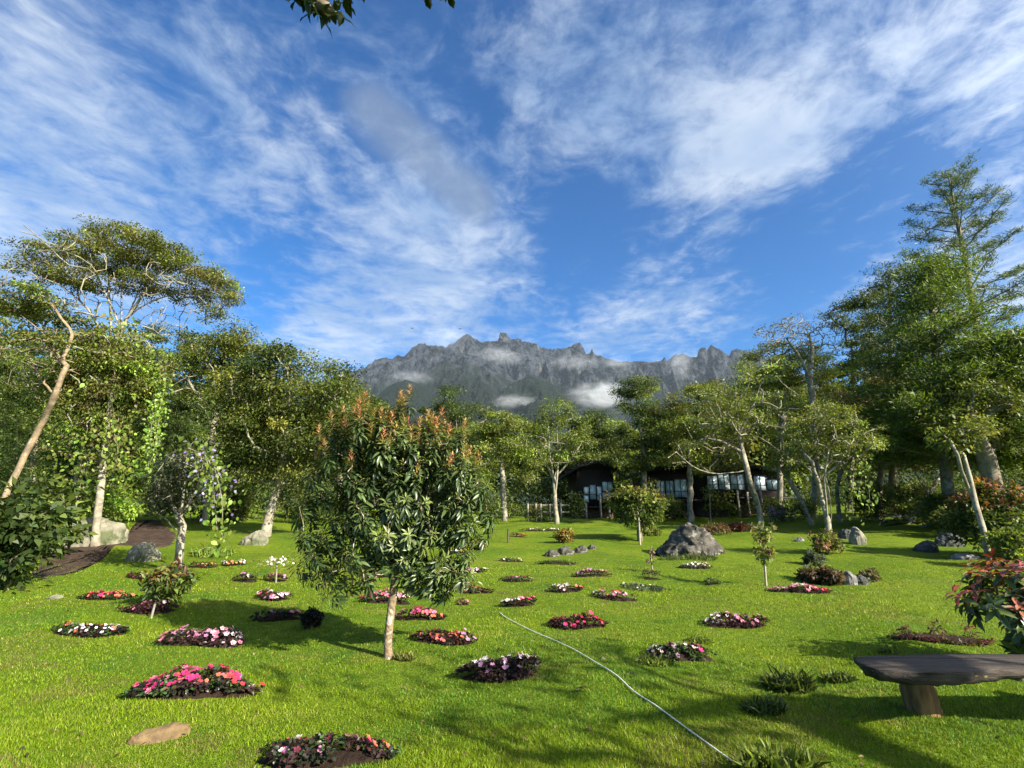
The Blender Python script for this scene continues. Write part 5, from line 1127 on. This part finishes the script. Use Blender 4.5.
# ------------------------------------------------------------------ hose
hp = [(500, 614), (508, 620), (530, 631), (551, 640), (572, 650), (596, 664), (617, 677), (634, 693), (655, 707), (676, 723), (698, 739), (720, 755), (742, 770), (775, 795)]
pp = smooth_path([G(x, y) for x, y in hp], .05); pp[:, 2] = g(pp[:, 0], pp[:, 1])+.014; pp[:, 0] += .005*np.sin(np.arange(len(pp))*.2)
bag = Bag(); tube(bag, pp-pp[0], np.full(len(pp), .0050), 8); o = bag.build('hose', mat_plain('pale hose rubber', (.72, .70, .62), .7, .1, 20, .06), smooth=True); o.location = tuple(pp[0]); tag(o, 'pale hose snaking across the lawn to the bottom edge', 'hose')
# fallen leaf
b0 = G(581, 694); bag = Bag(); leaves(bag, np.array([[-.05, 0, .035], [-.01, .03, .04]]), np.array([[1, .2, .1], [1, -.3, .15]]), np.array([[0, 0, 1.], [0, .3, 1]]), .1, .05, np.array([(.09, .055, .035), (.07, .045, .03)]), True)
o = mesh('fallen_leaf', np.concatenate(bag.V), [np.concatenate(v) for v in bag.F.values()], M_LEAF, cols=np.concatenate(bag.C)); o.location = tuple(b0); tag(o, 'curled brown leaf lying on the grass left of the hose', 'leaf')
rng = np.random.default_rng(77); k = 420; Yq = 1/(1/2.6-rng.random(k)*(1/2.6-1/15)); Xq = (rng.random(k)*2-1)*1.05*Yq; bag = Bag()
D = rng.normal(0, 1, (k, 3))*np.array((1, 1, .25)); N = rng.normal(0, .35, (k, 3))+np.array((0, 0, 1)); lc = np.array([(.16, .10, .05), (.10, .065, .035), (.22, .17, .07), (.06, .04, .025)])
leaves(bag, np.stack([Xq, Yq, g(Xq, Yq)+.022], -1), D, N, rng.uniform(.018, .045, k), .02, lc[rng.integers(0, 4, k)], True)
tag(bag.build('leaf_litter', M_LEAF), 'small dry leaves scattered over the lawn', 'leaf litter', kind='stuff')
# birds
for x, y, lb in ((412, 328.5, 'tiny dark bird in the sky above the left mountain slope'), (460, 329, 'tiny dark bird in the sky beside the left summit')):
    c = P(x, y, 60); V = np.array([(-.45, 0, .12), (-.2, .08, .1), (0, .12, 0), (.2, .08, .1), (.45, 0, .12), (.2, -.1, .08), (0, -.22, 0), (-.2, -.1, .08), (0, 0, .06), (0, 0, -.08)])*.8
    F = np.array([(0, 1, 7), (1, 8, 7), (1, 2, 8), (2, 3, 8), (3, 5, 8), (3, 4, 5), (5, 6, 8), (6, 7, 8), (2, 1, 9), (3, 2, 9), (5, 3, 9), (6, 5, 9), (7, 6, 9), (1, 7, 9)])
    o = mesh('bird', V, F, M_BARK_DARK); o.location = tuple(c); tag(o, lb, 'bird')

# ------------------------------------------------------------------ grass blades
rng = np.random.default_rng(1234)
N0 = 560000
v = rng.random(N0); y0, y1 = 2.2, 17.0
Yb = 1/(1/y0-v*(1/y0-1/y1)); Xb = (rng.random(N0)*2-1)*(1.12*Yb+.6)
keep = np.ones(N0, bool)
for (bx, by, a, bd) in BEDS: keep &= ((Xb-bx)/a)**2+((Yb-by)/bd)**2 > 1.0
Xb, Yb = Xb[keep], Yb[keep]; n = len(Xb); Zb = g(Xb, Yb)-.004
pxw = Yb/FPX; wd = np.maximum(.0045, .75*pxw)*rng.uniform(.7, 1.3, n); patchn = fbm(Xb*.9, Yb*.9, 3, 4); pat2 = fbm(Xb*3.1, Yb*3.1, 9, 3)
hh = (.014+.018*rng.random(n))*(.6+.8*patchn)*np.clip((17.5-Yb)/6, .25, 1)
a = rng.uniform(0, 2*math.pi, n); la = rng.uniform(0, 2*math.pi, n); lean = rng.uniform(.15, .95, n)*hh
B = np.stack([Xb, Yb, Zb], -1); sd_ = np.stack([np.cos(a), np.sin(a), np.zeros(n)], -1)*wd[:, None]/2; tipv = B+np.stack([np.cos(la)*lean, np.sin(la)*lean, hh], -1)
V = np.stack([B-sd_, B+sd_, tipv], 1).reshape(-1, 3); F = np.arange(3*n).reshape(-1, 3)
c1, c2, c3 = np.array((.110, .190, .006)), np.array((.205, .272, .010)), np.array((.30, .27, .07))
mixv = np.clip((patchn-.3)*2.2+rng.normal(0, .25, n), 0, 1)[:, None]; C = c1*(1-mixv)+c2*mixv; dry = (rng.random(n) < .05+.16*sst(pat2, .52, .7))[:, None]; brn = ((fbm(Xb*.75+9, Yb*1.1+4, 29, 5) > .60) & (rng.random(n) < .45))[:, None]; C = np.where(brn, np.array((.17, .135, .05)), C); clv = ((fbm(Xb*.6+3, Yb*.9+8, 37, 5) > .57) & (rng.random(n) < .7))[:, None]; C = np.where(clv, np.array((.075, .165, .014)), C); C = np.where(dry, c3, C)*np.exp(rng.normal(0, .25, (n, 1)))
go = mesh('grass', V, F, M_GRASS, cols=np.repeat(np.clip(C, 0, .6), 3, axis=0)); tag(go, 'short bright green lawn grass in the foreground', 'grass', kind='stuff')
print('verts', sum(len(o.data.vertices) for o in bpy.data.objects if o.type == 'MESH'), 'objects', len(bpy.data.objects))
